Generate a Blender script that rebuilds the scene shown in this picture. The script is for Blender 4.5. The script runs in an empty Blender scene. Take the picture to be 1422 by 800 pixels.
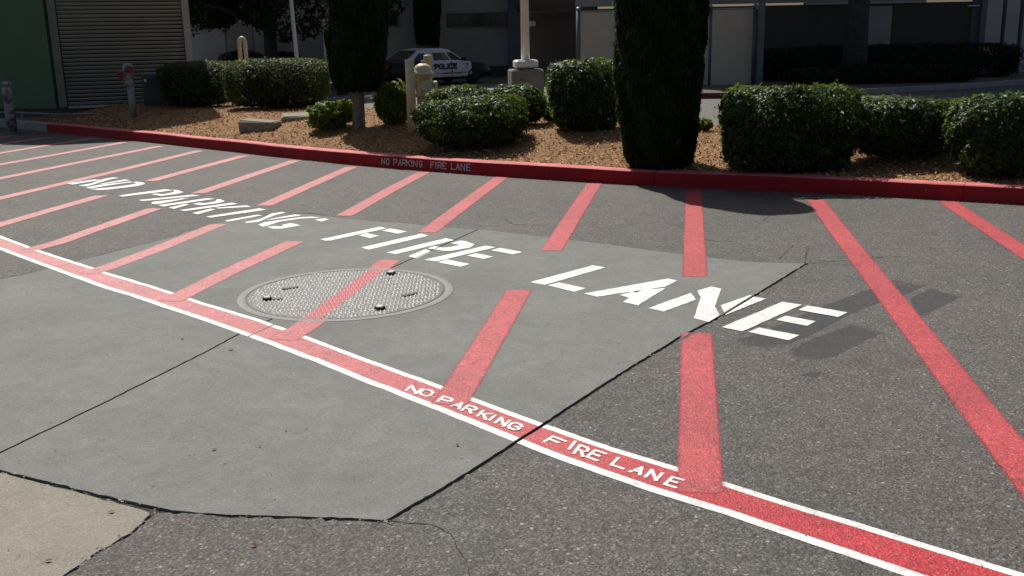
import bpy, math, random
import numpy as np
from mathutils import Vector, Matrix
from mathutils.geometry import tessellate_polygon

random.seed(7)
RNG = np.random.default_rng(11)
SC = bpy.context.scene
COL = SC.collection

# ------------------------------------------------------------------ camera
CAM_H, FOC, HOR, ROLL = 1.6, 1400.0, 50.0, 0.02      # metres, photo pixels, photo pixels, radians
PITCH = math.atan((400 - HOR) / FOC)
cr, sr = math.cos(ROLL), math.sin(ROLL)
AX_R = Vector((1, 0, 0))
AX_F = Vector((0, math.cos(PITCH), -math.sin(PITCH)))
AX_D = Vector((0, -math.sin(PITCH), -math.cos(PITCH)))
cam_data = bpy.data.cameras.new('camera')
cam = bpy.data.objects.new('camera', cam_data)
COL.objects.link(cam)
right = AX_R * cr + AX_D * sr
down = AX_R * (-sr) + AX_D * cr
m3 = Matrix((right, -down, -AX_F)).transposed()
cam.matrix_world = Matrix.Translation((0, 0, CAM_H)) @ m3.to_4x4()
cam_data.sensor_width = 36
cam_data.lens = 36 * FOC / 1422
cam_data.clip_start = 0.05
cam_data.clip_end = 2000
SC.camera = cam

# ------------------------------------------------------------------ light
SUN_EL, SUN_AZ = math.radians(53), math.radians(-21)   # azimuth from +Y, towards +X
sun_from = Vector((math.sin(SUN_AZ) * math.cos(SUN_EL), math.cos(SUN_AZ) * math.cos(SUN_EL), math.sin(SUN_EL)))
world = bpy.data.worlds.new('World')
SC.world = world
world.use_nodes = True
wn = world.node_tree
sky = wn.nodes.new('ShaderNodeTexSky')
sky.sky_type = 'NISHITA'
sky.sun_disc = False
sky.sun_elevation = SUN_EL
sky.sun_rotation = SUN_AZ
sky.dust_density = 3.0
wn.links.new(sky.outputs[0], wn.nodes['Background'].inputs[0])
wn.nodes['Background'].inputs[1].default_value = 0.06
sun_data = bpy.data.lights.new('sun', 'SUN')
sun_data.energy = 5.0
sun_data.angle = math.radians(0.53)
sun_data.color = (1.0, 0.96, 0.90)
sun = bpy.data.objects.new('sun', sun_data)
sun.rotation_euler = (-sun_from).to_track_quat('-Z', 'Y').to_euler()
sun.location = sun_from * 30
COL.objects.link(sun)
SC.view_settings.view_transform = 'Standard'
SC.view_settings.look = 'None'
SC.view_settings.exposure = 0.0
SC.view_settings.gamma = 1.0


# ------------------------------------------------------------------ survey helpers
def ray(px, py):
    x, y = px - 711, py - 400
    x, y = cr * x - sr * y, sr * x + cr * y
    return x, FOC * math.cos(PITCH) - y * math.sin(PITCH), FOC * math.sin(PITCH) + y * math.cos(PITCH)


def G(px, py, z=0.0):
    """where the photo's sight line meets the level z"""
    X, Y, D = ray(px, py)
    t = (CAM_H - z) / D
    return (X * t, Y * t, z)


def P(px, py, depth):
    X, Y, D = ray(px, py)
    t = depth / Y
    return (X * t, depth, CAM_H - D * t)


def smooth(a, b, x):
    t = np.clip((x - a) / (b - a), 0, 1)
    return t * t * (3 - 2 * t)


def vnoise(x, y, seed=0):
    """cheap smooth noise from sines"""
    r = np.random.default_rng(seed)
    s = 0
    for k in range(5):
        a = r.uniform(0, 6.28)
        f = 1.0 + k * 0.9
        s = s + np.sin((np.cos(a) * x + np.sin(a) * y) * f + r.uniform(0, 6.28)) / (1 + 0.5 * k)
    return s / 2.6


# ------------------------------------------------------------------ object helpers
def tag(o, label=None, cat=None, group=None, kind=None):
    if label: o['label'] = label
    if cat: o['category'] = cat
    if group: o['group'] = group
    if kind: o['kind'] = kind
    return o


def thing(name, label, cat, loc=(0, 0, 0), rz=0.0, group=None, kind=None):
    o = bpy.data.objects.new(name, None)
    o.empty_display_size = 0.2
    COL.objects.link(o)
    o.location = loc
    o.rotation_euler = (0, 0, rz)
    return tag(o, label, cat, group, kind)


class MB:
    def __init__(self):
        self.v, self.f, self.m = [], [], []
        self.attr = {}

    def add(self, vs, fs, mi=0):
        b = len(self.v)
        self.v += [tuple(p) for p in vs]
        self.f += [tuple(i + b for i in f) for f in fs]
        self.m += [mi] * len(fs)
        return self

    def box(self, c, s, M=None, mi=0, bev=0.0):
        hx, hy, hz = s[0] / 2, s[1] / 2, s[2] / 2
        if bev <= 0:
            vs = [(x, y, z) for z in (-hz, hz) for x, y in ((-hx, -hy), (hx, -hy), (hx, hy), (-hx, hy))]
            fs = [(3, 2, 1, 0), (4, 5, 6, 7), (0, 1, 5, 4), (1, 2, 6, 5), (2, 3, 7, 6), (3, 0, 4, 7)]
        else:
            vs, fs = [], []
            rings = [(-hz, bev), (-hz + bev, 0), (hz - bev, 0), (hz, bev)]
            for z, i in rings:
                a, b = hx - i, hy - i
                k = bev
                vs += [(-a + k, -b, z), (a - k, -b, z), (a, -b + k, z), (a, b - k, z), (a - k, b, z), (-a + k, b, z), (-a, b - k, z), (-a, -b + k, z)]
            for r in range(3):
                for i in range(8):
                    j = (i + 1) % 8
                    fs.append((r * 8 + i, r * 8 + j, r * 8 + 8 + j, r * 8 + 8 + i))
            fs.append(tuple(range(7, -1, -1)))
            fs.append(tuple(range(24, 32)))
        c = Vector(c)
        vs = [((M @ Vector(p)) if M else Vector(p)) + c for p in vs]
        return self.add(vs, fs, mi)

    def cyl(self, p0, p1, r0, r1=None, n=16, mi=0, caps=True):
        r1 = r0 if r1 is None else r1
        p0, p1 = Vector(p0), Vector(p1)
        d = (p1 - p0).normalized()
        u = d.orthogonal().normalized()
        w = d.cross(u)
        vs, fs = [], []
        for p, r in ((p0, r0), (p1, r1)):
            for i in range(n):
                a = 2 * math.pi * i / n
                vs.append(p + u * (r * math.cos(a)) + w * (r * math.sin(a)))
        for i in range(n):
            j = (i + 1) % n
            fs.append((i, j, n + j, n + i))
        if caps:
            fs.append(tuple(range(n - 1, -1, -1)))
            fs.append(tuple(range(n, 2 * n)))
        return self.add(vs, fs, mi)

    def lathe(self, prof, c=(0, 0, 0), n=24, mi=0, M=None):
        vs, fs = [], []
        for r, z in prof:
            for i in range(n):
                a = 2 * math.pi * i / n
                vs.append(Vector((r * math.cos(a), r * math.sin(a), z)))
        k = len(prof)
        for q in range(k - 1):
            for i in range(n):
                j = (i + 1) % n
                fs.append((q * n + i, q * n + j, q * n + n + j, q * n + n + i))
        if prof[0][0] > 1e-5: fs.append(tuple(range(n - 1, -1, -1)))
        if prof[-1][0] > 1e-5: fs.append(tuple(range((k - 1) * n, k * n)))
        c = Vector(c)
        vs = [((M @ p) if M else p) + c for p in vs]
        return self.add(vs, fs, mi)

    def tube(self, pts, r, n=12, mi=0):
        pts = [Vector(p) for p in pts]
        rs = r if isinstance(r, (list, tuple)) else [r] * len(pts)
        vs, fs = [], []
        t0 = (pts[1] - pts[0]).normalized()
        u = t0.orthogonal().normalized()
        for i, p in enumerate(pts):
            a = pts[max(i - 1, 0)]
            b = pts[min(i + 1, len(pts) - 1)]
            t = (b - a).normalized()
            u = (u - t * u.dot(t)).normalized()
            w = t.cross(u)
            for k in range(n):
                an = 2 * math.pi * k / n
                vs.append(p + u * (rs[i] * math.cos(an)) + w * (rs[i] * math.sin(an)))
        for i in range(len(pts) - 1):
            for k in range(n):
                j = (k + 1) % n
                fs.append((i * n + k, i * n + j, i * n + n + j, i * n + n + k))
        fs.append(tuple(range(n - 1, -1, -1)))
        fs.append(tuple(range((len(pts) - 1) * n, len(pts) * n)))
        return self.add(vs, fs, mi)

    def poly(self, pts, mi=0):
        pts = [Vector(p) for p in pts]
        tris = tessellate_polygon([pts])
        fs = []
        for t in tris:
            a, b, c = (pts[i] for i in t)
            n = (b - a).cross(c - a)
            fs.append(tuple(t) if n.z >= 0 else tuple(reversed(t)))
        return self.add(pts, fs, mi)

    def slab(self, pts, z0, z1, mi=0):
        """polygon given as xy, extruded from z0 to z1"""
        top = [Vector((p[0], p[1], z1)) for p in pts]
        self.poly(top, mi)
        n = len(pts)
        area = sum(pts[i][0] * pts[(i + 1) % n][1] - pts[(i + 1) % n][0] * pts[i][1] for i in range(n))
        vs = [(p[0], p[1], z1) for p in pts] + [(p[0], p[1], z0) for p in pts]
        fs = [(i, n + i, n + (i + 1) % n, (i + 1) % n) for i in range(n)]
        if area < 0: fs = [tuple(reversed(f)) for f in fs]
        return self.add(vs, fs, mi)

    def build(self, name, mats, parent=None, smooth_shade=False, off=None, attrs=None):
        me = bpy.data.meshes.new(name)
        v = self.v
        if off is not None:
            v = [(p[0] - off[0], p[1] - off[1], p[2] - off[2]) for p in v]
        me.from_pydata([tuple(p) for p in v], [], self.f)
        if not isinstance(mats, (list, tuple)): mats = [mats]
        for m in mats: me.materials.append(m)
        if len(mats) > 1: me.polygons.foreach_set('material_index', self.m)
        if smooth_shade:
            me.polygons.foreach_set('use_smooth', [True] * len(me.polygons))
        for k, vals in (attrs or {}).items():
            a = me.attributes.new(k, 'FLOAT', 'POINT')
            a.data.foreach_set('value', vals)
        me.update()
        o = bpy.data.objects.new(name, me)
        COL.objects.link(o)
        if parent is not None: o.parent = parent
        return o


def np_mesh(name, V, F, mats, parent=None, mi=None, attrs=None, smooth_shade=False):
    """big triangle soup from numpy"""
    me = bpy.data.meshes.new(name)
    k = F.shape[1]
    me.vertices.add(len(V))
    me.vertices.foreach_set('co', V.astype(np.float32).ravel())
    me.loops.add(F.size)
    me.loops.foreach_set('vertex_index', F.astype(np.int32).ravel())
    me.polygons.add(len(F))
    me.polygons.foreach_set('loop_start', np.arange(0, F.size, k, dtype=np.int32))
    if not isinstance(mats, (list, tuple)): mats = [mats]
    for m in mats: me.materials.append(m)
    if mi is not None: me.polygons.foreach_set('material_index', mi.astype(np.int32))
    if smooth_shade: me.polygons.foreach_set('use_smooth', np.ones(len(F), bool))
    for q, vals in (attrs or {}).items():
        a = me.attributes.new(q, 'FLOAT', 'POINT')
        a.data.foreach_set('value', vals.astype(np.float32))
    me.update(calc_edges=True)
    me.validate()
    o = bpy.data.objects.new(name, me)
    COL.objects.link(o)
    if parent is not None: o.parent = parent
    return o


def copy_tree(o, parent=None):
    c = o.copy()
    COL.objects.link(c)
    c.parent = parent
    for ch in list(o.children): copy_tree(ch, c)
    return c


# ------------------------------------------------------------------ materials
class NT:
    """tiny node-tree writer"""
    def __init__(self, name):
        self.mat = bpy.data.materials.new(name)
        self.mat.use_nodes = True
        self.t = self.mat.node_tree
        self.b = self.t.nodes['Principled BSDF']
        self.out = self.t.nodes['Material Output']
        g = self.t.nodes.new('ShaderNodeNewGeometry')
        self.pos = g.outputs['Position']

    def n(self, typ, **kw):
        nd = self.t.nodes.new(typ)
        for k, v in kw.items():
            if k in ('scale', 'detail', 'rough', 'distort', 'rand', 'strength', 'dist'):
                key = {'scale': 'Scale', 'detail': 'Detail', 'rough': 'Roughness', 'distort': 'Distortion', 'rand': 'Randomness', 'strength': 'Strength', 'dist': 'Distance'}[k]
                nd.inputs[key].default_value = v
            else:
                setattr(nd, k, v)
        return nd

    def l(self, a, b): self.t.links.new(a, b)

    def noise(self, scale, detail=2, rough=0.5, vec=None, distort=0):
        nd = self.n('ShaderNodeTexNoise', scale=scale, detail=detail, rough=rough, distort=distort)
        self.l(vec or self.pos, nd.inputs['Vector'])
        return nd.outputs[0]

    def voro(self, scale, rand=1.0, feature='F1', vec=None):
        nd = self.n('ShaderNodeTexVoronoi', scale=scale, rand=rand)
        nd.feature = feature
        self.l(vec or self.pos, nd.inputs['Vector'])
        return nd

    def ramp(self, fac, stops, interp='LINEAR'):
        nd = self.n('ShaderNodeValToRGB')
        cr_ = nd.color_ramp
        cr_.interpolation = interp
        while len(cr_.elements) < len(stops): cr_.elements.new(0.5)
        for e, (p, c) in zip(cr_.elements, stops):
            e.position = p
            if not isinstance(c, (tuple, list)): c = (c, c, c)
            e.color = (*c[:3], 1)
        self.l(fac, nd.inputs[0])
        return nd.outputs[0]

    def math(self, op, a, b=None, clamp=False):
        nd = self.n('ShaderNodeMath', operation=op)
        nd.use_clamp = clamp
        for i, x in enumerate((a, b)):
            if x is None: continue
            if isinstance(x, (int, float)): nd.inputs[i].default_value = x
            else: self.l(x, nd.inputs[i])
        return nd.outputs[0]

    def mix(self, fac, a, b, mode='MIX'):
        nd = self.n('ShaderNodeMix', data_type='RGBA', blend_type=mode)
        for s, x in ((nd.inputs[0], fac), (nd.inputs[6], a), (nd.inputs[7], b)):
            if isinstance(x, (int, float)): s.default_value = x if s.type == 'VALUE' else (x, x, x, 1)
            elif isinstance(x, (tuple, list)): s.default_value = (*x[:3], 1)
            else: self.l(x, s)
        return nd.outputs[2]

    def attr(self, name):
        nd = self.n('ShaderNodeAttribute', attribute_name=name)
        return nd.outputs['Fac']

    def bump(self, h, strength=0.5, dist=0.01, normal=None):
        nd = self.n('ShaderNodeBump', strength=strength, dist=dist)
        self.l(h, nd.inputs['Height'])
        if normal: self.l(normal, nd.inputs['Normal'])
        self.l(nd.outputs[0], self.b.inputs['Normal'])
        return nd.outputs[0]

    def col(self, c):
        if isinstance(c, (tuple, list)): self.b.inputs['Base Color'].default_value = (*c[:3], 1)
        else: self.l(c, self.b.inputs['Base Color'])

    def rough(self, r):
        if isinstance(r, (int, float)): self.b.inputs['Roughness'].default_value = r
        else: self.l(r, self.b.inputs['Roughness'])

    def alpha(self, a): self.l(a, self.b.inputs['Alpha'])

    def spec(self, s): self.b.inputs['Specular IOR Level'].default_value = s


def plain(name, c, r=0.6, vary=0.15, scale=6.0, bump=0.0, metal=0.0, spec=0.5, bscale=60):
    m = NT(name)
    nz = m.noise(scale, 4, 0.6)
    a = tuple(x * (1 - vary) for x in c)
    b = tuple(min(1, x * (1 + vary)) for x in c)
    m.col(m.mix(m.ramp(nz, [(0.3, 0), (0.7, 1)]), a, b))
    m.rough(r)
    m.spec(spec)
    m.b.inputs['Metallic'].default_value = metal
    if bump: m.bump(m.noise(bscale, 3), bump, 0.01)
    return m.mat


def asphalt_height(m):
    v = m.voro(150)
    v2 = m.voro(70)
    h = m.math('ADD', m.math('MULTIPLY', v.outputs['Distance'], -0.55), m.math('MULTIPLY', v2.outputs['Distance'], -0.5))
    h = m.math('ADD', h, m.math('MULTIPLY', m.noise(220, 3, 0.7), 0.4))
    return h, v, v2


def bw(m, c):
    nd = m.n('ShaderNodeRGBToBW')
    m.l(c, nd.inputs[0])
    return nd.outputs[0]


def make_asphalt(name, dark=1.0):
    m = NT(name)
    h, v, v2 = asphalt_height(m)
    fine = bw(m, v.outputs['Color'])
    grain = m.ramp(fine, [(0.12, (0.050, 0.048, 0.044)), (0.42, (0.082, 0.078, 0.071)), (0.66, (0.112, 0.107, 0.098)), (0.92, (0.178, 0.170, 0.156))])
    sel2 = bw(m, v2.outputs['Color'])
    stone = m.math('MULTIPLY', m.ramp(sel2, [(0.60, 0), (0.66, 1)]), m.ramp(v2.outputs['Distance'], [(0.26, 1), (0.42, 0)]))
    stone_col = m.mix(m.ramp(m.noise(45, 2), [(0.3, 0), (0.7, 1)]), (0.13, 0.112, 0.102), (0.31, 0.295, 0.265))
    c = m.mix(m.math('MULTIPLY', stone, 0.85), grain, stone_col)
    dark_sel = m.math('MULTIPLY', m.ramp(sel2, [(0.27, 1), (0.33, 0)]), m.ramp(v2.outputs['Distance'], [(0.2, 1), (0.45, 0)]))
    c = m.mix(m.math('MULTIPLY', dark_sel, 0.75), c, (0.022, 0.021, 0.020))
    # pale chips of uneven size
    for sc, lo_, r0 in ((34, 0.69, 0.17), (17, 0.755, 0.075)):
        wv = m.n('ShaderNodeVectorMath', operation='ADD')
        nz = m.n('ShaderNodeTexNoise', scale=60, detail=2)
        m.l(m.pos, nz.inputs['Vector'])
        sv = m.n('ShaderNodeVectorMath', operation='SCALE')
        m.l(nz.outputs['Color'], sv.inputs[0])
        sv.inputs['Scale'].default_value = 0.012
        m.l(m.pos, wv.inputs[0]); m.l(sv.outputs[0], wv.inputs[1])
        v3 = m.voro(sc, vec=wv.outputs[0])
        s3 = bw(m, v3.outputs['Color'])
        chip = m.math('MULTIPLY', m.ramp(s3, [(lo_, 0), (lo_ + 0.05, 1)]), m.ramp(v3.outputs['Distance'], [(r0, 1), (r0 + 0.07, 0)]))
        c = m.mix(m.math('MULTIPLY', chip, 0.68), c, m.mix(m.noise(25, 1), (0.30, 0.28, 0.25), (0.52, 0.50, 0.45)))
    big = m.ramp(m.noise(0.55, 5, 0.6), [(0.3, 0.86), (0.7, 1.1)])
    med = m.ramp(m.noise(6, 6, 0.75), [(0.25, 0.70), (0.75, 1.16)])
    c = m.mix(1.0, c, m.ramp(m.noise(34, 4, 0.75), [(0.30, 0.78), (0.5, 1.0), (0.70, 1.25)]), 'MULTIPLY')
    # wheel-worn, dusty and oily areas
    c = m.mix(m.ramp(m.noise(1.7, 6, 0.72, distort=0.6), [(0.57, 0), (0.70, 0.5)]), c, (0.05, 0.048, 0.046))
    c = m.mix(m.ramp(m.noise(2.3, 6, 0.7), [(0.58, 0), (0.75, 0.3)]), c, (0.17, 0.155, 0.135))
    tint = m.mix(m.ramp(m.noise(0.9, 4), [(0.35, 0), (0.65, 1)]), (0.97, 1.0, 0.965), (1.07, 0.985, 0.965))
    c = m.mix(1.0, c, big, 'MULTIPLY')
    c = m.mix(1.0, c, med, 'MULTIPLY')
    c = m.mix(1.0, c, tint, 'MULTIPLY')
    c = m.mix(1.0, c, (dark, dark, dark), 'MULTIPLY')
    m.col(c)
    m.rough(0.75)
    m.spec(0.35)
    m.bump(h, 0.75, 0.006)
    return m.mat


def make_concrete(name, base, tintb, speck=1.0, bump=0.25):
    m = NT(name)
    c = m.mix(m.ramp(m.noise(1.3, 6, 0.65), [(0.3, 0), (0.72, 1)]), base, tintb)
    c = m.mix(1.0, c, m.ramp(m.noise(9, 6, 0.7), [(0.25, 0.80), (0.75, 1.10)]), 'MULTIPLY')
    c = m.mix(1.0, c, m.ramp(m.noise(160, 3, 0.7), [(0.25, 1 - 0.3 * speck), (0.75, 1 + 0.22 * speck)]), 'MULTIPLY')
    c = m.mix(m.ramp(m.noise(2.1, 7, 0.72, distort=0.8), [(0.56, 0), (0.74, 0.30)]), c, tuple(x * k_ for x, k_ in zip(base, (0.80, 0.74, 0.66))))
    c = m.mix(m.ramp(m.noise(3.7, 6, 0.7), [(0.60, 0), (0.75, 0.35)]), c, tuple(x * 1.25 for x in tintb))
    c = m.mix(1.0, c, m.ramp(m.noise(55, 4, 0.75), [(0.28, 0.80), (0.72, 1.14)]), 'MULTIPLY')
    v = m.voro(48)
    bw = m.n('ShaderNodeRGBToBW')
    m.l(v.outputs['Color'], bw.inputs[0])
    spot = m.math('MULTIPLY', m.ramp(bw.outputs[0], [(0.74, 0), (0.80, 1)]), m.ramp(m.math('ADD', v.outputs['Distance'], m.math('MULTIPLY', m.noise(90, 2), 0.25)), [(0.22, 1), (0.34, 0)]))
    c = m.mix(m.math('MULTIPLY', spot, 0.38), c, (0.55, 0.54, 0.5))
    v2 = m.voro(15)
    bw2 = m.n('ShaderNodeRGBToBW')
    m.l(v2.outputs['Color'], bw2.inputs[0])
    spot2 = m.math('MULTIPLY', m.ramp(bw2.outputs[0], [(0.77, 0), (0.78, 1)]), m.ramp(v2.outputs['Distance'], [(0.07, 1), (0.13, 0)]))
    c = m.mix(m.math('MULTIPLY', spot2, 0.7), c, (0.05, 0.048, 0.045))
    m.col(c)
    m.rough(0.85)
    m.spec(0.3)
    m.bump(m.noise(140, 4, 0.7), bump, 0.004)
    return m.mat


def make_paint(name, fresh, faded, wear, grain=1.0, soft=True, spec=0.45, rough=0.55):
    """road paint: worn through in the pits of the asphalt, ragged or sprayed edges from the vertex value 'cover'"""
    m = NT(name)
    h, v, v2 = asphalt_height(m)
    glint = m.math('MULTIPLY', m.ramp(bw(m, v2.outputs['Color']), [(0.62, 0), (0.68, 1)]), m.ramp(v2.outputs['Distance'], [(0.2, 1), (0.4, 0)]))
    c = m.mix(m.attr('fade'), fresh, faded)
    c = m.mix(m.math('MULTIPLY', glint, 0.55), c, faded)
    c = m.mix(1.0, c, m.ramp(m.noise(14, 5, 0.7), [(0.3, 0.84), (0.7, 1.1)]), 'MULTIPLY')
    c = m.mix(1.0, c, m.ramp(m.noise(1.9, 6, 0.75, distort=0.7), [(0.35, 0.80), (0.6, 1.04)]), 'MULTIPLY')
    c = m.mix(1.0, c, m.ramp(m.noise(28, 4, 0.75), [(0.30, 0.80), (0.70, 1.16)]), 'MULTIPLY')
    c = m.mix(1.0, c, m.ramp(m.noise(88, 4, 0.8), [(0.30, 1 - 0.62 * grain), (0.5, 1.0), (0.70, 1 + 0.5 * grain)]), 'MULTIPLY')
    m.col(c)
    m.rough(rough)
    m.spec(spec)
    m.bump(h, 0.5, 0.006)
    pit = m.noise(130, 4, 0.75)
    broad = m.noise(7, 4, 0.7)
    w = m.math('ADD', m.math('MULTIPLY', pit, 0.7), m.math('MULTIPLY', broad, 0.3))
    solid = m.ramp(w, [(max(0.0, wear - 0.03), 0), (wear + 0.03, 1)])
    cover = m.attr('cover')
    # cover 1 in the middle, 0 at the rim of the spray
    nz = m.ramp(m.noise(300, 3, 0.8), [(0.30, 0), (0.70, 1)])
    edge = m.math('ADD', m.math('MULTIPLY', cover, 1.1), m.math('MULTIPLY', nz, 0.75))
    edge = m.ramp(edge, [(0.74, 0), (0.80, 1)])
    a = m.math('MULTIPLY', solid, edge)
    m.alpha(a)
    return m.mat


M = {}
M['asphalt'] = make_asphalt('asphalt')
M['road'] = make_asphalt('far road asphalt', 1.25)
M['concrete'] = make_concrete('grey concrete', (0.166, 0.168, 0.153), (0.216, 0.218, 0.200), 1.25, 0.3)
M['beige'] = make_concrete('beige concrete', (0.23, 0.208, 0.170), (0.32, 0.295, 0.245), 1.3, 0.6)
M['red'] = make_paint('red road paint', (0.46, 0.024, 0.034), (0.54, 0.235, 0.23), 0.365)
M['white'] = make_paint('white road paint', (0.82, 0.81, 0.77), (0.76, 0.74, 0.69), 0.335, 0.45)
M['dirt'] = plain('dirt in the joint', (0.034, 0.030, 0.022), 0.95, 0.75, 30, 0.8)
m = NT('black sealer')
m.col(m.mix(m.noise(9, 4), (0.035, 0.036, 0.040), (0.075, 0.076, 0.08)))
m.rough(0.8)
h, _, _ = asphalt_height(m)
m.bump(h, 0.35, 0.005)
e = m.math('ADD', m.math('MULTIPLY', m.attr('cover'), 1.2), m.math('MULTIPLY', m.math('SUBTRACT', m.noise(9, 6, 0.8), 0.62), 2.6), clamp=True)
m.alpha(m.math('MULTIPLY', m.ramp(e, [(0.15, 0), (0.80, 1)]), 0.58))
M['sealer'] = m.mat
m = NT('red kerb paint')
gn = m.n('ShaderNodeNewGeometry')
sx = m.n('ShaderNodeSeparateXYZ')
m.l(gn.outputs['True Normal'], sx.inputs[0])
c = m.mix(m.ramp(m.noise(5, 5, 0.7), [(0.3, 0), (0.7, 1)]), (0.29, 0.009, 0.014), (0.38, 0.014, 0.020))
c = m.mix(m.math('MULTIPLY', m.ramp(sx.outputs[2], [(0.55, 0), (0.9, 1)]), m.ramp(m.noise(9, 4), [(0.25, 0.45), (0.7, 1)])), c, (0.66, 0.20, 0.20))  # upward faces paler: glare along the kerb top is put into the colour
chips_ = m.math('MULTIPLY', m.ramp(m.noise(16, 5, 0.75), [(0.66, 0), (0.69, 1)]), m.ramp(m.noise(1.3, 3), [(0.45, 0), (0.6, 1)]))
c = m.mix(chips_, c, (0.22, 0.20, 0.18))
c = m.mix(m.ramp(m.noise(2.4, 6, 0.75), [(0.55, 0), (0.75, 0.55)]), c, (0.10, 0.02, 0.02))
m.col(c); m.rough(0.65); m.spec(0.25)
m.bump(m.noise(40, 3), 0.35, 0.01)
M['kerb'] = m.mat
M['kerb_shaded'] = plain('dull shaded red kerb paint', (0.11, 0.030, 0.026), 0.85, 0.4, 6, 0.3)  # brownish red with the far kerb's shade put into the colour
M['kerb_grey'] = plain('bare kerb concrete', (0.30, 0.29, 0.27), 0.85, 0.2, 5, 0.3)
M['kerb_text'] = plain('faded white stencil paint', (0.55, 0.47, 0.45), 0.7, 0.3, 30)
m = NT('bark mulch')
c = m.mix(m.noise(2.0, 4), (0.22, 0.115, 0.052), (0.45, 0.26, 0.125))
c = m.mix(1.0, c, m.ramp(m.noise(60, 4, 0.8), [(0.25, 0.45), (0.75, 1.5)]), 'MULTIPLY')
m.col(c); m.rough(0.9); m.spec(0.2)
m.bump(m.noise(45, 5, 0.75), 1.0, 0.03)
M['mulch'] = m.mat
m = NT('wood chips')
m.col(m.ramp(m.attr('shade'), [(0.0, (0.13, 0.058, 0.025)), (0.4, (0.42, 0.225, 0.10)), (0.8, (0.66, 0.43, 0.23)), (1.0, (0.70, 0.56, 0.40))]))
m.rough(0.85); m.spec(0.25)
M['chips'] = m.mat


def make_leaf(name, dark, light, trans, rough=0.38, spec=0.5, tr=0.3):
    m = NT(name)
    c = m.mix(m.attr('shade'), dark, light)
    m.col(c)
    m.rough(rough)
    m.spec(spec)
    t = m.n('ShaderNodeBsdfTranslucent')
    m.l(m.mix(m.attr('shade'), tuple(x * 0.7 for x in trans), trans), t.inputs[0])
    mx = m.n('ShaderNodeMixShader')
    mx.inputs[0].default_value = tr
    m.l(m.b.outputs[0], mx.inputs[1])
    m.l(t.outputs[0], mx.inputs[2])
    m.l(mx.outputs[0], m.out.inputs[0])
    return m.mat


M['leaf'] = make_leaf('dark leathery leaves', (0.012, 0.028, 0.008), (0.058, 0.098, 0.020), (0.17, 0.26, 0.03), 0.45, 0.28, 0.38)
M['leaf_bright'] = make_leaf('yellow green leaves', (0.055, 0.105, 0.010), (0.14, 0.20, 0.024), (0.30, 0.38, 0.04), 0.5, 0.25, 0.45)
M['leaf_hedge'] = make_leaf('olive hedge leaves', (0.022, 0.036, 0.012), (0.085, 0.112, 0.042), (0.20, 0.25, 0.06), 0.55, 0.25, 0.36)
M['leaf_cypress'] = make_leaf('cypress scales', (0.008, 0.020, 0.006), (0.034, 0.062, 0.016), (0.06, 0.11, 0.016), 0.7, 0.15, 0.26)
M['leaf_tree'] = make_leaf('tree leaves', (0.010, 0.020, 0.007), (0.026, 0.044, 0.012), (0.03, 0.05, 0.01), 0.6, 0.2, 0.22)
M['inner'] = plain('inner twigs', (0.020, 0.022, 0.012), 0.95, 0.3, 20, 0.6)  # dark fill added inside the foliage to stop light
M['bark'] = plain('grey bark', (0.20, 0.18, 0.16), 0.9, 0.35, 14, 0.8)
M['bark_dark'] = plain('dark bark', (0.05, 0.048, 0.05), 0.9, 0.35, 9, 0.8)
M['green'] = plain('green painted panel', (0.085, 0.155, 0.080), 0.65, 0.07, 1.6, 0.1)
M['louvre'] = plain('tan painted louvre', (0.41, 0.40, 0.335), 0.6, 0.1, 3)
M['trim'] = plain('olive painted trim', (0.17, 0.19, 0.14), 0.6, 0.12, 3)
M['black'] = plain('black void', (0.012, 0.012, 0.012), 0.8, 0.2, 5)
M['plinth'] = plain('concrete plinth', (0.10, 0.105, 0.11), 0.85, 0.25, 4, 0.3)
M['pipe'] = plain('grey steel pipe', (0.25, 0.26, 0.25), 0.5, 0.2, 9, metal=0.3)
M['rust'] = plain('weathered red casting', (0.17, 0.04, 0.03), 0.65, 0.3, 25, 0.3)
M['cream'] = plain('cream yellow enamel', (0.62, 0.555, 0.36), 0.45, 0.14, 12, 0.08)
M['cream_grimy'] = plain('faded yellow enamel', (0.52, 0.45, 0.25), 0.5, 0.22, 14, 0.1)
M['white_metal'] = plain('white painted steel', (0.62, 0.64, 0.64), 0.5, 0.06, 7)
M['ped'] = plain('weathered pedestal concrete', (0.17, 0.17, 0.165), 0.9, 0.3, 7, 0.5)
M['stone'] = plain('mossy stone', (0.22, 0.21, 0.16), 0.9, 0.3, 16, 0.7)
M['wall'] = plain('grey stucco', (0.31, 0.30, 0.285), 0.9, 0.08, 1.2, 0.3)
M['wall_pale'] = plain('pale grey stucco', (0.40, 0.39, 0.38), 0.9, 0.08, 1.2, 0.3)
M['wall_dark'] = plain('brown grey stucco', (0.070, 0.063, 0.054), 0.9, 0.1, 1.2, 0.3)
M['panel'] = plain('beige fence panel', (0.50, 0.44, 0.35), 0.85, 0.08, 2.5, 0.3, bscale=90)
M['steel_blue'] = plain('blue grey post', (0.10, 0.125, 0.14), 0.5, 0.1, 4)
M['glass'] = plain('dark window glass', (0.02, 0.023, 0.026), 0.08, 0.2, 2, spec=0.8)
M['frame'] = plain('dark window frame', (0.05, 0.05, 0.05), 0.5, 0.1, 4)
M['soil'] = plain('bare soil', (0.11, 0.085, 0.062), 0.95, 0.3, 3, 0.5)
M['galv'] = plain('worn cast iron', (0.095, 0.095, 0.09), 0.55, 0.3, 30, 0.3, metal=0.2)
M['stud'] = plain('bare tread metal', (0.31, 0.305, 0.285), 0.6, 0.6, 30, metal=0.2)
M['ring'] = plain('pale cover frame', (0.20, 0.196, 0.18), 0.7, 0.15, 18, 0.3)
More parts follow.
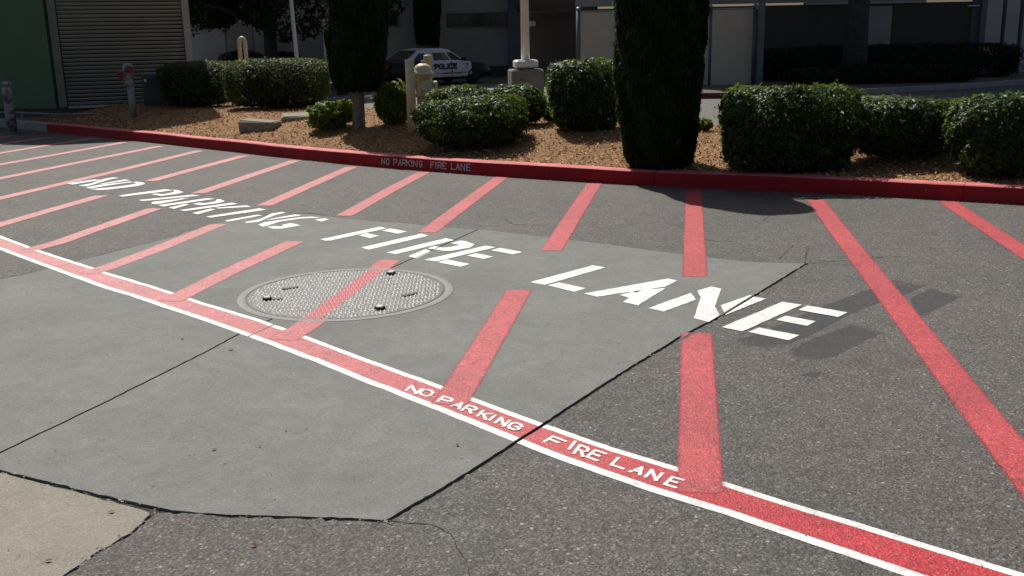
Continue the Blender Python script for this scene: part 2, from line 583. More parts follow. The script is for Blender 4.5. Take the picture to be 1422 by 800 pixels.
M['stud_red'] = plain('red tread metal', (0.50, 0.085, 0.10), 0.5, 0.4, 30)
M['plate_red'] = plain('red plate paint', (0.36, 0.05, 0.065), 0.6, 0.2, 30)
M['bolt'] = plain('dark bolt iron', (0.03, 0.03, 0.03), 0.6, 0.2, 20)
M['bolt_top'] = plain('pale bolt head', (0.50, 0.48, 0.43), 0.5, 0.2, 20)  # pale top face on the dark bolts
m = NT('peeling white paint')
pk = m.ramp(m.noise(7, 5, 0.7), [(0.47, 0), (0.52, 1)])
m.col(m.mix(pk, (0.105, 0.115, 0.10), (0.36, 0.355, 0.34)))
m.rough(0.75)
m.bump(pk, 0.5, 0.004)
M['peel'] = m.mat
M['car_black'] = plain('black car paint', (0.010, 0.010, 0.011), 0.4, 0.1, 2, spec=0.35)
M['car_white'] = plain('white car paint', (0.72, 0.73, 0.75), 0.3, 0.03, 2, spec=0.6)
M['tyre'] = plain('tyre rubber', (0.02, 0.02, 0.02), 0.85, 0.2, 9)
M['hub'] = plain('steel wheel', (0.18, 0.18, 0.18), 0.4, 0.1, 9, metal=0.6)
M['decal'] = plain('black decal', (0.02, 0.022, 0.035), 0.5, 0.1, 9)
M['lamp_red'] = plain('red tail lens', (0.25, 0.02, 0.02), 0.25, 0.1, 9)
M['lamp_clear'] = plain('clear lens', (0.5, 0.5, 0.48), 0.2, 0.1, 9)
M['cabinet'] = plain('dark utility cabinet', (0.035, 0.042, 0.042), 0.6, 0.2, 4)
M['pebble'] = plain('small mixed stones', (0.22, 0.205, 0.18), 0.85, 0.8, 45)

# ------------------------------------------------------------------ planter line
KERB_PX = [(-330, 166.5), (-150, 168), (-40, 171), (20, 178), (72, 184.5), (125, 189), (169, 194), (240, 201), (290, 207.2), (402, 220.7), (465, 227.4), (520, 232.2), (591, 238),
           (672, 244), (785, 252), (880, 257.5), (970, 262), (1082, 266.8), (1172, 269.8), (1214, 272.2), (1304, 278), (1422, 285), (1560, 293), (1900, 310)]
KERB = [Vector(G(*p)).xy for p in KERB_PX]
# smooth the surveyed line a little
for _ in range(2):
    KERB = [KERB[0]] + [(KERB[i - 1] + KERB[i] * 2 + KERB[i + 1]) / 4 for i in range(1, len(KERB) - 1)] + [KERB[-1]]
KX = np.array([p.x for p in KERB]); KY = np.array([p.y for p in KERB])
KH = 0.16


def kerb_y(x): return np.interp(x, KX, KY)


def back_y(x): return np.interp(x, [-14, -6, 0, 3, 6, 14], [25.5, 23.5, 18.6, 15.6, 13.9, 12.0])


def mulch_z(x, y):
    d = y - kerb_y(x) - 0.18
    e = back_y(x) - y
    hgt = 0.27 * smooth(-11.0, -7.5, np.asarray(x, float)) * 0.75 + 0.03
    z = 0.135 + hgt * smooth(0.0, 2.6, d) + 0.02 * vnoise(x * 1.7, y * 1.7, 3)
    f = smooth(0.0, 2.2, e)
    return z * f + (-0.30) * (1 - f)


# ------------------------------------------------------------------ ground
gr = MB()
gr.poly([(-400, -400, -0.31), (400, -400, -0.31), (400, 600, -0.31), (-400, 600, -0.31)])
tag(gr.build('ground', M['soil']), 'flat ground running to the horizon', kind='structure')
rd = MB()
rd.poly([(-60, 23, -0.29), (-14, 23.0, -0.29), (-6, 21, -0.29), (0, 16.5, -0.29), (6, 12.5, -0.29), (14, 10.5, -0.29), (60, 4, -0.29), (60, 80, -0.29), (-60, 80, -0.29)])
tag(rd.build('road', M['road']), 'service road behind the planting bed', kind='structure')

# mulch bed as a height grid
nx, ny = 190, 60
xs = np.linspace(-15, 14, nx)
V = np.zeros((nx, ny, 3))
for i, x in enumerate(xs):
    t = np.linspace(0, 1, ny)
    y0, y1 = kerb_y(x) + 0.12, back_y(x)
    y = y0 + (y1 - y0) * t ** 1.25
    V[i, :, 0] = x
    V[i, :, 1] = y
    V[i, :, 2] = mulch_z(np.full(ny, x), y)
idx = np.arange(nx * ny).reshape(nx, ny)
F = np.stack([idx[:-1, :-1], idx[1:, :-1], idx[1:, 1:], idx[:-1, 1:]], -1).reshape(-1, 4)
mulch = np_mesh('mulch_bed', V.reshape(-1, 3), F, M['mulch'], smooth_shade=True)
tag(mulch, 'raised bed of orange brown bark mulch behind the red kerb', kind='structure')

def bed(px, py):
    """point of the mulch surface seen at a photo pixel"""
    lo_, hi_ = 8.0, 40.0
    for k in range(300):
        d_ = lo_ + (hi_ - lo_) * k / 300
        x, y, z = P(px, py, d_)
        if z <= float(mulch_z(np.array([x]), np.array([y]))[0]): break
    return d_


# loose chips
n = 42000
cx = RNG.uniform(-9.5, 6.5, n)
t = RNG.uniform(0, 1, n) ** 1.3
cy = kerb_y(cx) + 0.2 + t * np.minimum(7.0, back_y(cx) - kerb_y(cx) - 0.6)
cz = mulch_z(cx, cy) + RNG.uniform(0.002, 0.022, n)
ln = RNG.uniform(0.012, 0.035, n); wd = RNG.uniform(0.004, 0.011, n)
an = RNG.uniform(0, 6.283, n); tl = RNG.normal(0, 0.45, n)
u = np.stack([np.cos(an) * np.cos(tl), np.sin(an) * np.cos(tl), np.sin(tl)], 1)
w = np.stack([-np.sin(an), np.cos(an), RNG.normal(0, 0.4, n)], 1)
c0 = np.stack([cx, cy, cz], 1)
up = np.array([0, 0, 1.0])
Vc = np.stack([c0 - u * ln[:, None], c0 + w * wd[:, None] + up * 0.004, c0 + u * ln[:, None], c0 - w * wd[:, None]], 1).reshape(-1, 3)
b = np.arange(n)[:, None] * 4
Fc = np.concatenate([b + np.array([0, 1, 2]), b + np.array([0, 2, 3])])
ch = np_mesh('mulch_chips', Vc, Fc, M['chips'], attrs={'shade': np.repeat(np.clip(RNG.beta(1.6, 2.2, n), 0, 1), 4)})
tag(ch, 'loose bark chips strewn over the planting bed', 'mulch', kind='stuff')

# kerb stones
kerb = thing('kerb', None, None, kind='structure')
cum = [0.0]
for i in range(1, len(KERB)): cum.append(cum[-1] + (KERB[i] - KERB[i - 1]).length)
TOT = cum[-1]


def kerb_at(s):
    s = min(max(s, 0), TOT - 1e-6)
    x = float(np.interp(s, cum, KX)); y = float(np.interp(s, cum, KY))
    x2 = float(np.interp(min(s + 0.15, TOT), cum, KX)); y2 = float(np.interp(min(s + 0.15, TOT), cum, KY))
    x1 = float(np.interp(max(s - 0.15, 0), cum, KX)); y1 = float(np.interp(max(s - 0.15, 0), cum, KY))
    t_ = Vector((x2 - x1, y2 - y1)).normalized()
    return Vector((x, y)), t_, Vector((-t_.y, t_.x))


def s_of_px(px):
    best = None
    for k in range(4000):
        s = TOT * k / 4000
        p, _, _ = kerb_at(s)
        q = Vector((p.x, p.y, KH / 2 - CAM_H))
        xx = q.dot(right) / q.dot(AX_F) * FOC + 711
        e_ = abs(xx - px)
        if best is None or e_ < best[0]: best = (e_, s)
    return best[1]


s_joint = s_of_px(592)
s_paint = s_of_px(64)
cuts = sorted([s_joint + k * 3.05 for k in range(-9, 10)] + [s_paint])
cuts = [0.0] + [c_ for c_ in cuts if 0.4 < c_ < TOT - 0.4] + [TOT]
prof = [(0.0, -0.05), (0.006, 0.03), (0.016, KH - 0.028), (0.022, KH - 0.012), (0.036, KH - 0.003), (0.05, KH), (0.17, KH + 0.002), (0.188, KH - 0.006), (0.19, -0.05)]
for a, b_ in zip(cuts[:-1], cuts[1:]):
    mb = MB()
    n_ = max(2, int((b_ - a) / 0.25))
    rows = []
    for i in range(n_ + 1):
        s = a + 0.003 + (b_ - a - 0.006) * i / n_
        p, t_, nn = kerb_at(s)
        wob = 0.004 * math.sin(s * 3.1) + 0.003 * math.sin(s * 7.7)
        rows.append([(p.x + nn.x * (d + wob), p.y + nn.y * (d + wob), z + (0.003 * math.sin(s * 2.3) if z > 0.1 else 0)) for d, z in prof])
    k = len(prof)
    vs = [q for r in rows for q in r]
    fs = [(i * k + j, i * k + k + j, i * k + k + j + 1, i * k + j + 1) for i in range(n_) for j in range(k - 1)]
    fs += [tuple(range(k - 1, -1, -1)), tuple(n_ * k + j for j in range(k))]
    mb.add(vs, fs)
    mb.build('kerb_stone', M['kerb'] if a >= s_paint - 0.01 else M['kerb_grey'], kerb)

# ------------------------------------------------------------------ letters drawn as strokes
OCT = [(0.28, 0), (0.72, 0), (1, 0.22), (1, 0.78), (0.72, 1), (0.28, 1), (0, 0.78), (0, 0.22), (0.28, 0)]
GLY = {
    'N': [[(0, 0), (0, 1), (1, 0), (1, 1)]], 'O': [OCT], 'I': [[(0.5, 0), (0.5, 1)]],
    'P': [[(0, 0), (0, 1), (0.75, 1), (1, 0.87), (1, 0.6), (0.75, 0.46), (0, 0.46)]],
    'A': [[(0, 0), (0.5, 1), (1, 0)], [(0.2, 0.34), (0.8, 0.34)]],
    'R': [[(0, 0), (0, 1), (0.75, 1), (1, 0.87), (1, 0.62), (0.75, 0.48), (0, 0.48)], [(0.5, 0.48), (1, 0)]],
    'K': [[(0, 0), (0, 1)], [(1, 1), (0, 0.38)], [(0.32, 0.58), (1, 0)]],
    'G': [[(1, 0.8), (0.72, 1), (0.28, 1), (0, 0.78), (0, 0.22), (0.28, 0), (0.72, 0), (1, 0.2), (1, 0.46), (0.6, 0.46)]],
    'F': [[(0, 0), (0, 1), (1, 1)], [(0, 0.53), (0.75, 0.53)]],
    'E': [[(1, 0), (0, 0), (0, 1), (1, 1)], [(0, 0.52), (0.75, 0.52)]],
    'L': [[(0, 1), (0, 0), (1, 0)]],
    'C': [[(1, 0.8), (0.72, 1), (0.28, 1), (0, 0.78), (0, 0.22), (0.28, 0), (0.72, 0), (1, 0.2)]],
    'S': [[(1, 0.8), (0.72, 1), (0.28, 1), (0, 0.78), (0.25, 0.55), (0.75, 0.45), (1, 0.22), (0.72, 0), (0.28, 0), (0, 0.2)]],
    '7': [[(0, 1), (1, 1), (0.4, 0)]],
}


def stroke_quads(ch, org, ex, ey, en, th, lift=0.0002):
    """letter ch as quads: org lower-left corner, ex/ey letter width and height vectors, en outward unit vector"""
    org, ex, ey, en = Vector(org), Vector(ex), Vector(ey), Vector(en)
    out, k = [], 0
    for pl in GLY[ch]:
        pts = [org + ex * p[0] + ey * p[1] for p in pl]
        for i, (a_, b_) in enumerate(zip(pts[:-1], pts[1:])):
            d = b_ - a_
            if d.length < 1e-6: continue
            t_ = d.normalized()
            s_ = en.cross(t_).normalized() * (th / 2)
            ext = t_ * (th * 0.42)
            o = en * (lift * k)
            k += 1
            q = [a_ - ext - s_ + o, b_ + ext - s_ + o, b_ + ext + s_ + o, a_ - ext + s_ + o]
            out.append(q)
    return out


def letter_obj(ch, org, ex, ey, en, th, mat, parent, cover=False):
    mb = MB()
    for q in stroke_quads(ch, org, ex, ey, en, th): mb.add(q, [(0, 1, 2, 3)])
    at = {'cover': [1.0] * len(mb.v), 'fade': [0.0] * len(mb.v)} if cover else None
    return mb.build('letter', mat, parent, attrs=at)


# stencil on the kerb face
word = MB()
kw = 8.8875
for text, spans in (('NOPARKING', [(88, 126), (147, 180), (236, 275), (295, 331), (343, 385), (398, 440), (452, 470), (480, 525), (552, 584)]),
                    ('FIRELANE', [(692, 727), (750, 768), (785, 826), (842, 884), (945, 987), (1006, 1050), (1064, 1110), (1132, 1178)])):
    for ch_, (xa, xb) in zip(text, spans):
        sa, sb = s_of_px(520 + xa / kw), s_of_px(520 + xb / kw)
        pa, ta, na = kerb_at(sa)
        pb, tb, nb = kerb_at(sb)
        zb, zt = 0.047, 0.118
        o3 = Vector((pa.x, pa.y, zb)) + Vector((na.x, na.y, 0)) * 0.001
        ex = Vector((pb.x - pa.x, pb.y - pa.y, 0))
        ey = Vector((na.x * 0.006, na.y * 0.006, zt - zb))
        letter_obj(ch_, o3, ex, ey, Vector((-na.x, -na.y, 0.05)).normalized(), 0.0135, M['kerb_text'], kerb)

# ------------------------------------------------------------------ concrete slabs and joints
SLAB_Z = 0.001
Z_BAND, Z_WHITE, Z_STRIPE, Z_LET = 0.0015, 0.0020, 0.0024, 0.0037


def gpts(px, z=0.0): return [Vector(G(x, y, z)).xy for x, y in px]


def rough_line(pts, step=0.06, amp=0.004, seed=1):
    r = random.Random(seed)
    out = []
    for a_, b_ in zip(pts[:-1], pts[1:]):
        L = (b_ - a_).length
        n_ = max(1, int(L / step))
        nn = Vector((-(b_ - a_).y, (b_ - a_).x)).normalized()
        for i in range(n_):
            out.append(a_.lerp(b_, i / n_) + nn * r.gauss(0, amp) * (1 if i else 0))
    out.append(pts[-1])
    return out


def offset_line(pts, d):
    out = []
    for i, p in enumerate(pts):
        a_, b_ = pts[max(i - 1, 0)], pts[min(i + 1, len(pts) - 1)]
        t_ = (b_ - a_).normalized()
        out.append(p + Vector((-t_.y, t_.x)) * d)
    return out


JMID = gpts([(-70, 664), (0, 629), (144, 560), (280, 492), (333, 463.3), (377, 443.6), (460, 407), (543.5, 372), (601, 347), (664.4, 318.6)])
north_w = gpts([(-260, 470), (-60, 404), (0, 388), (50, 377), (108, 362), (220, 334), (305, 308.6), (335, 303), (380, 298), (420, 296.3), (470, 302), (583, 312.5), (664, 318.6)])
north_e = gpts([(664, 318.6), (720, 325), (791, 333.3), (946, 353), (1052, 364.5), (1118, 366)])
east = gpts([(1118, 366), (1006, 435.5), (946, 465.6), (840.6, 531), (752.7, 588.2), (675.5, 638.5), (608, 680.5), (533.8, 723)])
south = gpts([(533.8, 723), (500, 720.5), (420, 717.5), (315, 715), (240, 709), (200, 700.5), (129.5, 684.5), (64.7, 668.4), (0, 652.5), (-120, 625)])
beige_px = [(-160, 640), (0, 655.5), (65, 671.2), (130, 688), (196, 705.5), (212, 712.5), (197, 727), (180, 741), (129, 770), (87, 800), (40, 832), (-40, 890), (-300, 900)]
north_w = rough_line(north_w, 0.12, 0.01, 2)
north_e = rough_line(north_e, 0.12, 0.01, 3)
east_r = rough_line(east, 0.03, 0.0016, 4)
south_r = rough_line(south, 0.03, 0.002, 5)
jm = rough_line(JMID, 0.04, 0.0015, 6)
jm_w = offset_line(jm, 0.007)
jm_e = offset_line(jm, -0.007)
slab_w = MB().slab([(p.x, p.y) for p in (jm_w[1:] + list(reversed(north_w))[1:])], -0.06, SLAB_Z).build('concrete_slab', M['concrete'])
tag(slab_w, 'grey concrete slab left of the joint', kind='structure')
slab_e = MB().slab([(p.x, p.y) for p in (north_e + east_r[1:] + south_r[1:] + jm_e[:-1])], -0.06, SLAB_Z).build('concrete_slab', M['concrete'])
tag(slab_e, 'grey concrete slab under the manhole and lettering', kind='structure')
bg = rough_line(offset_line(gpts(beige_px[1:6]), -0.010) + gpts(beige_px[6:10]), 0.03, 0.003, 8)
slab_b = MB().slab([(p.x, p.y) for p in gpts(beige_px[:1]) + bg + gpts(beige_px[10:])], -0.06, 0.0008).build('concrete_slab', M['beige'])
tag(slab_b, 'coarse beige concrete slab in the near left corner', kind='structure')

# asphalt sheet, cut open round the slabs so that every joint is a real groove
east_o = rough_line(offset_line(east, 0.021), 0.025, 0.0040, 14)
south_o = rough_line(offset_line(south[:5], 0.016), 0.022, 0.0050, 15)
be_o = rough_line(offset_line(gpts(beige_px[5:10]), 0.010), 0.02, 0.0035, 16)
hole = north_w + north_e[1:-1] + east_o + south_o[1:] + be_o + gpts([(40, 836), (-40, 895), (-310, 910), (-330, 640)])
outer = [Vector((-60, -60)), Vector((60, -60)), Vector((60, 2.5))] + [Vector((p.x, p.y + 0.06)) for p in reversed(KERB)] + [Vector((-60, KERB[0].y + 2))]
lot = MB()
allp = outer + hole
tr_ = tessellate_polygon([[Vector((p.x, p.y, 0)) for p in outer], [Vector((p.x, p.y, 0)) for p in hole]])
fs_ = []
for t3 in tr_:
    a_, b_, c_ = (allp[k] for k in t3)
    ar = (b_ - a_).x * (c_ - a_).y - (b_ - a_).y * (c_ - a_).x
    if abs(ar) > 1e-10: fs_.append(tuple(t3) if ar > 0 else tuple(reversed(t3)))
lot.add([(p.x, p.y, 0) for p in allp], fs_)
nh = len(hole)
lot.add([(p.x, p.y, 0) for p in hole] + [(p.x, p.y, -0.06) for p in hole], [(i, (i + 1) % nh, nh + (i + 1) % nh, nh + i) for i in range(nh)])
asphalt = lot.build('asphalt', M['asphalt'])
tag(asphalt, 'grey parking lot asphalt with pale stone flecks', kind='structure')
MB().poly([(p.x, p.y, -0.009) for p in gpts([(-400, 480), (420, 285), (1150, 355), (540, 745), (60, 900), (-400, 960)])]).build('joint_fill', M['dirt'], asphalt)


def ribbon(pts, w0, w1, z, name, parent, mat, seed=0, step=0.03, amp=0.003, shift=0.0):
    r = random.Random(seed)
    line = rough_line(pts, step, amp, seed)
    mb = MB()
    L, R = [], []
    for i, p in enumerate(line):
        a_, b_ = line[max(i - 1, 0)], line[min(i + 1, len(line) - 1)]
        t_ = (b_ - a_).normalized()
        nn = Vector((-t_.y, t_.x))
        ww = w0 + (w1 - w0) * i / max(1, len(line) - 1)
        ww *= r.uniform(0.25, 1.5)
        sh = shift * ww
        L.append((p.x + nn.x * (ww / 2 + sh), p.y + nn.y * (ww / 2 + sh), z))
        R.append((p.x - nn.x * (ww / 2 - sh), p.y - nn.y * (ww / 2 - sh), z))
    n_ = len(L)
    mb.add(L + R, [(i, n_ + i, n_ + i + 1, i + 1) for i in range(n_ - 1)])
    return mb.build(name, mat, parent)


ribbon(north_w[8:], 0.008, 0.006, SLAB_Z + 0.0006, 'crack', asphalt, M['dirt'], 28, 0.03, 0.006)
cracks = [([(537, 722.5), (548, 724.5), (566, 727), (596, 728), (612, 734), (625, 741), (632, 753), (640, 768), (648, 780), (652, 800), (650, 815)], 0.006),
          ([(533, 722), (524, 728), (518, 733)], 0.005), ([(588, 690), (602, 688), (616, 686.5)], 0.005), ([(530, 724), (547, 731)], 0.006),
          ([(1118, 366), (1150, 363), (1180, 362), (1215, 358), (1260, 356)], 0.012), ([(1118, 366), (1120, 350), (1124, 342)], 0.012),
          ([(975, 332), (992, 335), (1017, 336)], 0.02), ([(935, 327), (950, 330)], 0.016), ([(1060, 306), (1074, 297)], 0.012),
          ([(1083, 360), (1095, 346), (1102, 341)], 0.012), ([(1046, 453), (1060, 452), (1075, 454)], 0.008), ([(700, 305), (715, 312), (745, 313), (770, 318)], 0.012),
          ([(403, 297.5), (425, 295.8), (440, 297.2), (455, 299)], 0.022)]
for i, (pl, w_) in enumerate(cracks):
    ribbon(gpts(pl), w_, w_ * 0.4, 0.0012, 'crack', asphalt, M['dirt'], 40 + i, 0.02, 0.004)

# ------------------------------------------------------------------ painted lines
MANH = None


def cut_half(poly, p0, nrm, dist):
    """keep the part of the polygon with (p-p0).n > dist"""
    out = []
    n_ = len(poly)
    for i in range(n_):
        a_, b_ = poly[i], poly[(i + 1) % n_]
        da, db = (a_ - p0).dot(nrm) - dist, (b_ - p0).dot(nrm) - dist
        if da >= 0: out.append(a_)
        if da * db < 0: out.append(a_.lerp(b_, da / (da - db)))
    return out


def jline(pts):
    d = (pts[-1] - pts[0]).normalized()
    return pts[0], Vector((-d.y, d.x)), d, (pts[-1] - pts[0]).length


JL = [jline([JMID[1], JMID[-1]]), jline([offset_line(east, 0.0105)[0], offset_line(east, 0.0105)[-1]])]


def split_joints(polys, half=(0.007, 0.0105)):
    for (p0, nr, dr, ln_), g_ in zip(JL, half):
        nxt = []
        for pl in polys:
            mid = sum(pl, Vector((0, 0))) / len(pl)
            if not (-0.03 < (mid - p0).dot(dr) < ln_ + 0.03):      # past the end of the joint
                nxt.append(pl)
                continue
            for sgn in (1, -1):
                c_ = cut_half(pl, p0, nr * sgn, g_)
                if len(c_) >= 3: nxt.append(c_)
        polys = nxt
    return polys


def fade_of(x): return float(np.interp(x, [-7.0, -3.0, -0.8, 0.6], [0.95, 0.80, 0.38, 0.0]))


def line_paint(pts, width, spray, z, name, mat, parent, z_off=0.0, ends=(1, 1), seed=0, jag=0.0, split=True, step=0.15, fade=None):
    """painted strip along pts: solid core, soft rim; cut open over the joints by dropping the quads there"""
    r = random.Random(seed)
    line = []
    for a_, b_ in zip(pts[:-1], pts[1:]):
        n_ = max(1, int((b_ - a_).length / step))
        line += [a_.lerp(b_, i / n_) for i in range(n_)]
    line.append(pts[-1])
    if ends[0]: line = [line[0] + (line[0] - line[1]).normalized() * spray * 0.9] + line
    if ends[1]: line = line + [line[-1] + (line[-1] - line[-2]).normalized() * spray * 0.9]
    offs = [(-width / 2 - spray, 0.0), (-width / 2 + spray * 0.08, 1.0), (width / 2 - spray * 0.08, 1.0), (width / 2 + spray, 0.0)]
    mb = MB()
    vs, cov, fad = [], [], []
    for i, p in enumerate(line):
        a_, b_ = line[max(i - 1, 0)], line[min(i + 1, len(line) - 1)]
        t_ = (b_ - a_).normalized()
        nn = Vector((-t_.y, t_.x))
        endrow = (i == 0 and ends[0]) or (i == len(line) - 1 and ends[1])
        wob = r.gauss(0, jag)
        for o, c_ in offs:
            q = p + nn * (o + wob)
            vs.append(q)
            cov.append(0.0 if endrow else c_)
            fad.append(max(0.16, fade_of(q.x) * 0.88) if fade is None else fade)
    fs = [(i * 4 + j, i * 4 + j + 1, i * 4 + 5 + j, i * 4 + 4 + j) for i in range(len(line) - 1) for j in range(3)]
    fs = [tuple(reversed(f)) for f in fs]
    if split:
        # cut faces along the joints, keeping attributes by inverse interpolation
        V2, F2, C2, D2 = [], [], [], []
        for f in fs:
            tris = [(f[0], f[1], f[2]), (f[0], f[2], f[3])]
            for t3 in tris:
                base = [vs[k] for k in t3]
                for pl in split_joints([base]):
                    b0 = len(V2)
                    for q in pl:
                        A, B, C_ = base
                        det = (B.y - C_.y) * (A.x - C_.x) + (C_.x - B.x) * (A.y - C_.y)
                        if abs(det) < 1e-12: l1 = l2 = 1 / 3
                        else:
                            l1 = ((B.y - C_.y) * (q.x - C_.x) + (C_.x - B.x) * (q.y - C_.y)) / det
                            l2 = ((C_.y - A.y) * (q.x - C_.x) + (A.x - C_.x) * (q.y - C_.y)) / det
                        l3 = 1 - l1 - l2
                        V2.append((q.x, q.y, z))
                        C2.append(cov[t3[0]] * l1 + cov[t3[1]] * l2 + cov[t3[2]] * l3)
                        D2.append(fad[t3[0]] * l1 + fad[t3[1]] * l2 + fad[t3[2]] * l3)
                    F2.append(tuple(range(b0, len(V2))))
        mb.v, mb.f, mb.m = V2, F2, [0] * len(F2)
        return mb.build(name, mat, parent, attrs={'cover': C2, 'fade': D2})
    mb.v, mb.f, mb.m = [(q.x, q.y, z) for q in vs], fs, [0] * len(fs)
    return mb.build(name, mat, parent, attrs={'cover': cov, 'fade': fad})


UP_PX = [(-150, 271.5), (-60, 305), (0, 328.5), (41, 344), (79, 357), (131, 373.6), (144.5, 378.6), (203, 396), (247, 410), (280, 421.3), (300, 427), (364, 446.6), (398, 458.6), (421, 467.3),
         (499, 497), (580, 526.3), (617.5, 539.9), (650, 552.3), (747, 588.4), (848, 623.5), (944, 653), (1001, 670.6), (1082, 696.5), (1170, 723), (1182, 726.7), (1300, 763), (1422, 800), (1560, 842)]
LO_PX = [(-150, 284), (-60, 320), (0, 344.9), (45, 361.8), (72, 371.8), (112, 386.2), (146, 398.6), (185, 410), (230, 425.5), (280, 441.6), (334, 461), (392, 482), (440, 500), (476, 515), (516, 530.8),
         (560, 547.6), (620, 571.3), (677, 593.8), (715, 610), (779, 635), (838, 655.8), (907, 679.2), (990, 705), (1014, 712.4), (1099, 741.2), (1182, 769), (1266, 797.5), (1380, 836)]
up_l = gpts(UP_PX, Z_WHITE)
lo_l = gpts(LO_PX, Z_WHITE)
band = thing('fire_lane_band', None, None, kind='structure')
# red field between the two white lines
mb = MB()
NB = 90


def resample(pts, k):
    d = [0.0]
    for a_, b_ in zip(pts[:-1], pts[1:]): d.append(d[-1] + (b_ - a_).length)
    return [Vector((float(np.interp(d[-1] * i / k, d, [p.x for p in pts])), float(np.interp(d[-1] * i / k, d, [p.y for p in pts])))) for i in range(k + 1)]


ua, la = resample(up_l, NB), resample(lo_l, NB)
Vb, Fb, Cb, Db = [], [], [], []
for i in range(NB):
    for pl in split_joints([[la[i], la[i + 1], ua[i + 1], ua[i]]]):
        b0 = len(Vb)
        for q in pl:
            Vb.append((q.x, q.y, Z_BAND)); Cb.append(1.0); Db.append(fade_of(q.x) * 0.9)
        Fb.append(tuple(range(b0, len(Vb))))
mb.v, mb.f, mb.m = Vb, Fb, [0] * len(Fb)
mb.build('red_field', M['red'], band, attrs={'cover': Cb, 'fade': Db})
line_paint(up_l, 0.030, 0.005, Z_WHITE, 'white_edge_line', M['white'], band, ends=(0, 0), seed=3, jag=0.0012, step=0.09, fade=0.0)
line_paint(lo_l, 0.037, 0.006, Z_WHITE, 'white_edge_line', M['white'], band, ends=(0, 0), seed=4, jag=0.0015, step=0.09, fade=0.0)

STRIPES = [
    ([(1316, 280), (1422, 350), (1530, 422)],), ([(1133, 278), (1172, 330), (1321, 521), (1356, 566), (1422, 650), (1475, 717)],),
    ([(963, 263), (965, 383)], [(967, 464), (970, 560), (972, 662), (973, 680)]),
    ([(825, 255), (797, 298), (766, 347)], [(720, 404), (690, 454), (634, 546), (625, 559)]),
    ([(696, 246), (650, 280), (594, 322)], [(540, 362), (472, 416), (424, 453), (396, 470)]),
    ([(588, 239.5), (545, 262), (479, 299)], [(408, 336), (320, 376), (262, 405), (240, 417)]),
    ([(488, 232), (440, 253), (368, 285)], [(302, 312), (210, 349), (150, 371), (124, 379)]),
    ([(410, 223), (350, 243), (276, 268)], [(214, 290), (130, 319), (80, 337), (46, 346)]),
    ([(338, 216.5), (280, 232), (210, 251)], [(140, 272), (80, 289), (0, 312), (-90, 338)]),
    ([(276, 209.5), (160, 238), (0, 275.3), (-100, 299)],), ([(222, 203), (120, 223.5), (0, 247.8), (-120, 272)],),
    ([(172, 197.8), (90, 212.5), (0, 228.6), (-120, 250)],), ([(132, 191.5), (70, 201), (0, 212.7), (-120, 233)],),
    ([(64, 191), (0, 200.5), (-120, 219)],), ([(16, 188.5), (-120, 208)],)]
k_ = 0
for si, parts in enumerate(STRIPES):
    for qi, px in enumerate(parts):
        z = Z_STRIPE
        pts = gpts(px, z)
        line_paint(pts, 0.106, 0.046, z + 0.00008 * si, 'red_stripe', M['red'], asphalt, seed=60 + k_, ends=(1, 1))
        k_ += 1

# ---- stencilled words (outlines surveyed on the photograph, laid flat on the pavement)
kk = 8.8875


def W(ox, oy, pts, k=kk): return [(ox + x / k, oy + y / k) for x, y in pts]


LET = {'FIRE': [], 'LANE': [], 'NO': [], 'PARKING': []}
w6 = lambda *p: W(440, 300, p)
w7 = lambda *p: W(580, 300, p)
LET['FIRE'] = [
    [w6((40, 288), (100, 303), (165, 303), (865, 152), (780, 131)), w6((800, 180), (905, 152), (1115, 190), (1000, 217)), w6((515, 240), (610, 212), (775, 242), (660, 272))],
    [w6((545, 390), (640, 415), (1385, 243), (1290, 217))],
    [w7((-389, 450), (-269, 472), (450, 298), (350, 273)), w7((400, 335), (520, 303), (590, 308), (705, 350), (640, 392), (400, 432), (310, 428), (120, 400), (210, 370), (300, 388), (380, 385), (525, 357)),
     w7((-119, 497), (-4, 525), (175, 435), (95, 408))],
    [w7((80, 540), (230, 560), (965, 385), (840, 365)), w7((900, 422), (1020, 392), (1295, 445), (1175, 473)), w7((605, 488), (720, 458), (935, 502), (815, 530)), w7((245, 570), (365, 535), (640, 592), (530, 625))]]
w8 = lambda *p: W(730, 360, p)
w1b = lambda *p: W(860, 380, p)
w2b = lambda *p: W(990, 400, p, 7.11)
LET['LANE'] = [
    [w8((55, 282), (230, 318), (985, 102), (830, 73)), w8((270, 322), (410, 285), (745, 357), (600, 402))],
    [w1b((-435, 244), (-275, 284), (560, 162), (718, 85), (600, 60)), w1b((0, 262), (160, 222), (215, 238), (280, 200), (575, 178), (230, 392), (45, 350), (120, 298))],
    [w1b((360, 425), (545, 468), (945, 320), (885, 238)), w1b((960, 212), (1130, 160), (1260, 185), (1180, 405), (1235, 500), (1245, 540), (1130, 603), (1070, 590), (920, 550), (1005, 295)),
     w2b((75, 170), (370, 68), (400, 84), (525, 105), (125, 265))],
    [w2b((90, 385), (290, 428), (880, 165), (685, 135)), w2b((845, 215), (935, 172), (1330, 240), (1235, 285)), w2b((625, 315), (715, 272), (1015, 328), (930, 372)), w2b((345, 432), (455, 390), (855, 465), (750, 515))]]
w3 = lambda *p: W(80, 240, p)
w4 = lambda *p: W(180, 240, p)
w5 = lambda *p: W(320, 260, p)
LET['NO'] = [
    [w3((110, 132), (180, 146), (545, 86), (450, 82)), w3((245, 160), (370, 168), (460, 140), (640, 85), (765, 62), (690, 54), (560, 75), (420, 128)), w3((490, 142), (560, 140), (905, 90), (830, 80))],
    [w3((340, 182), (400, 196), (560, 166), (860, 122), (970, 120), (900, 106), (780, 120), (500, 150)), w3((392, 202), (490, 213), (620, 208), (1000, 162), (1088, 135), (1060, 119), (985, 108), (900, 116), (975, 134), (760, 168), (480, 194))]]
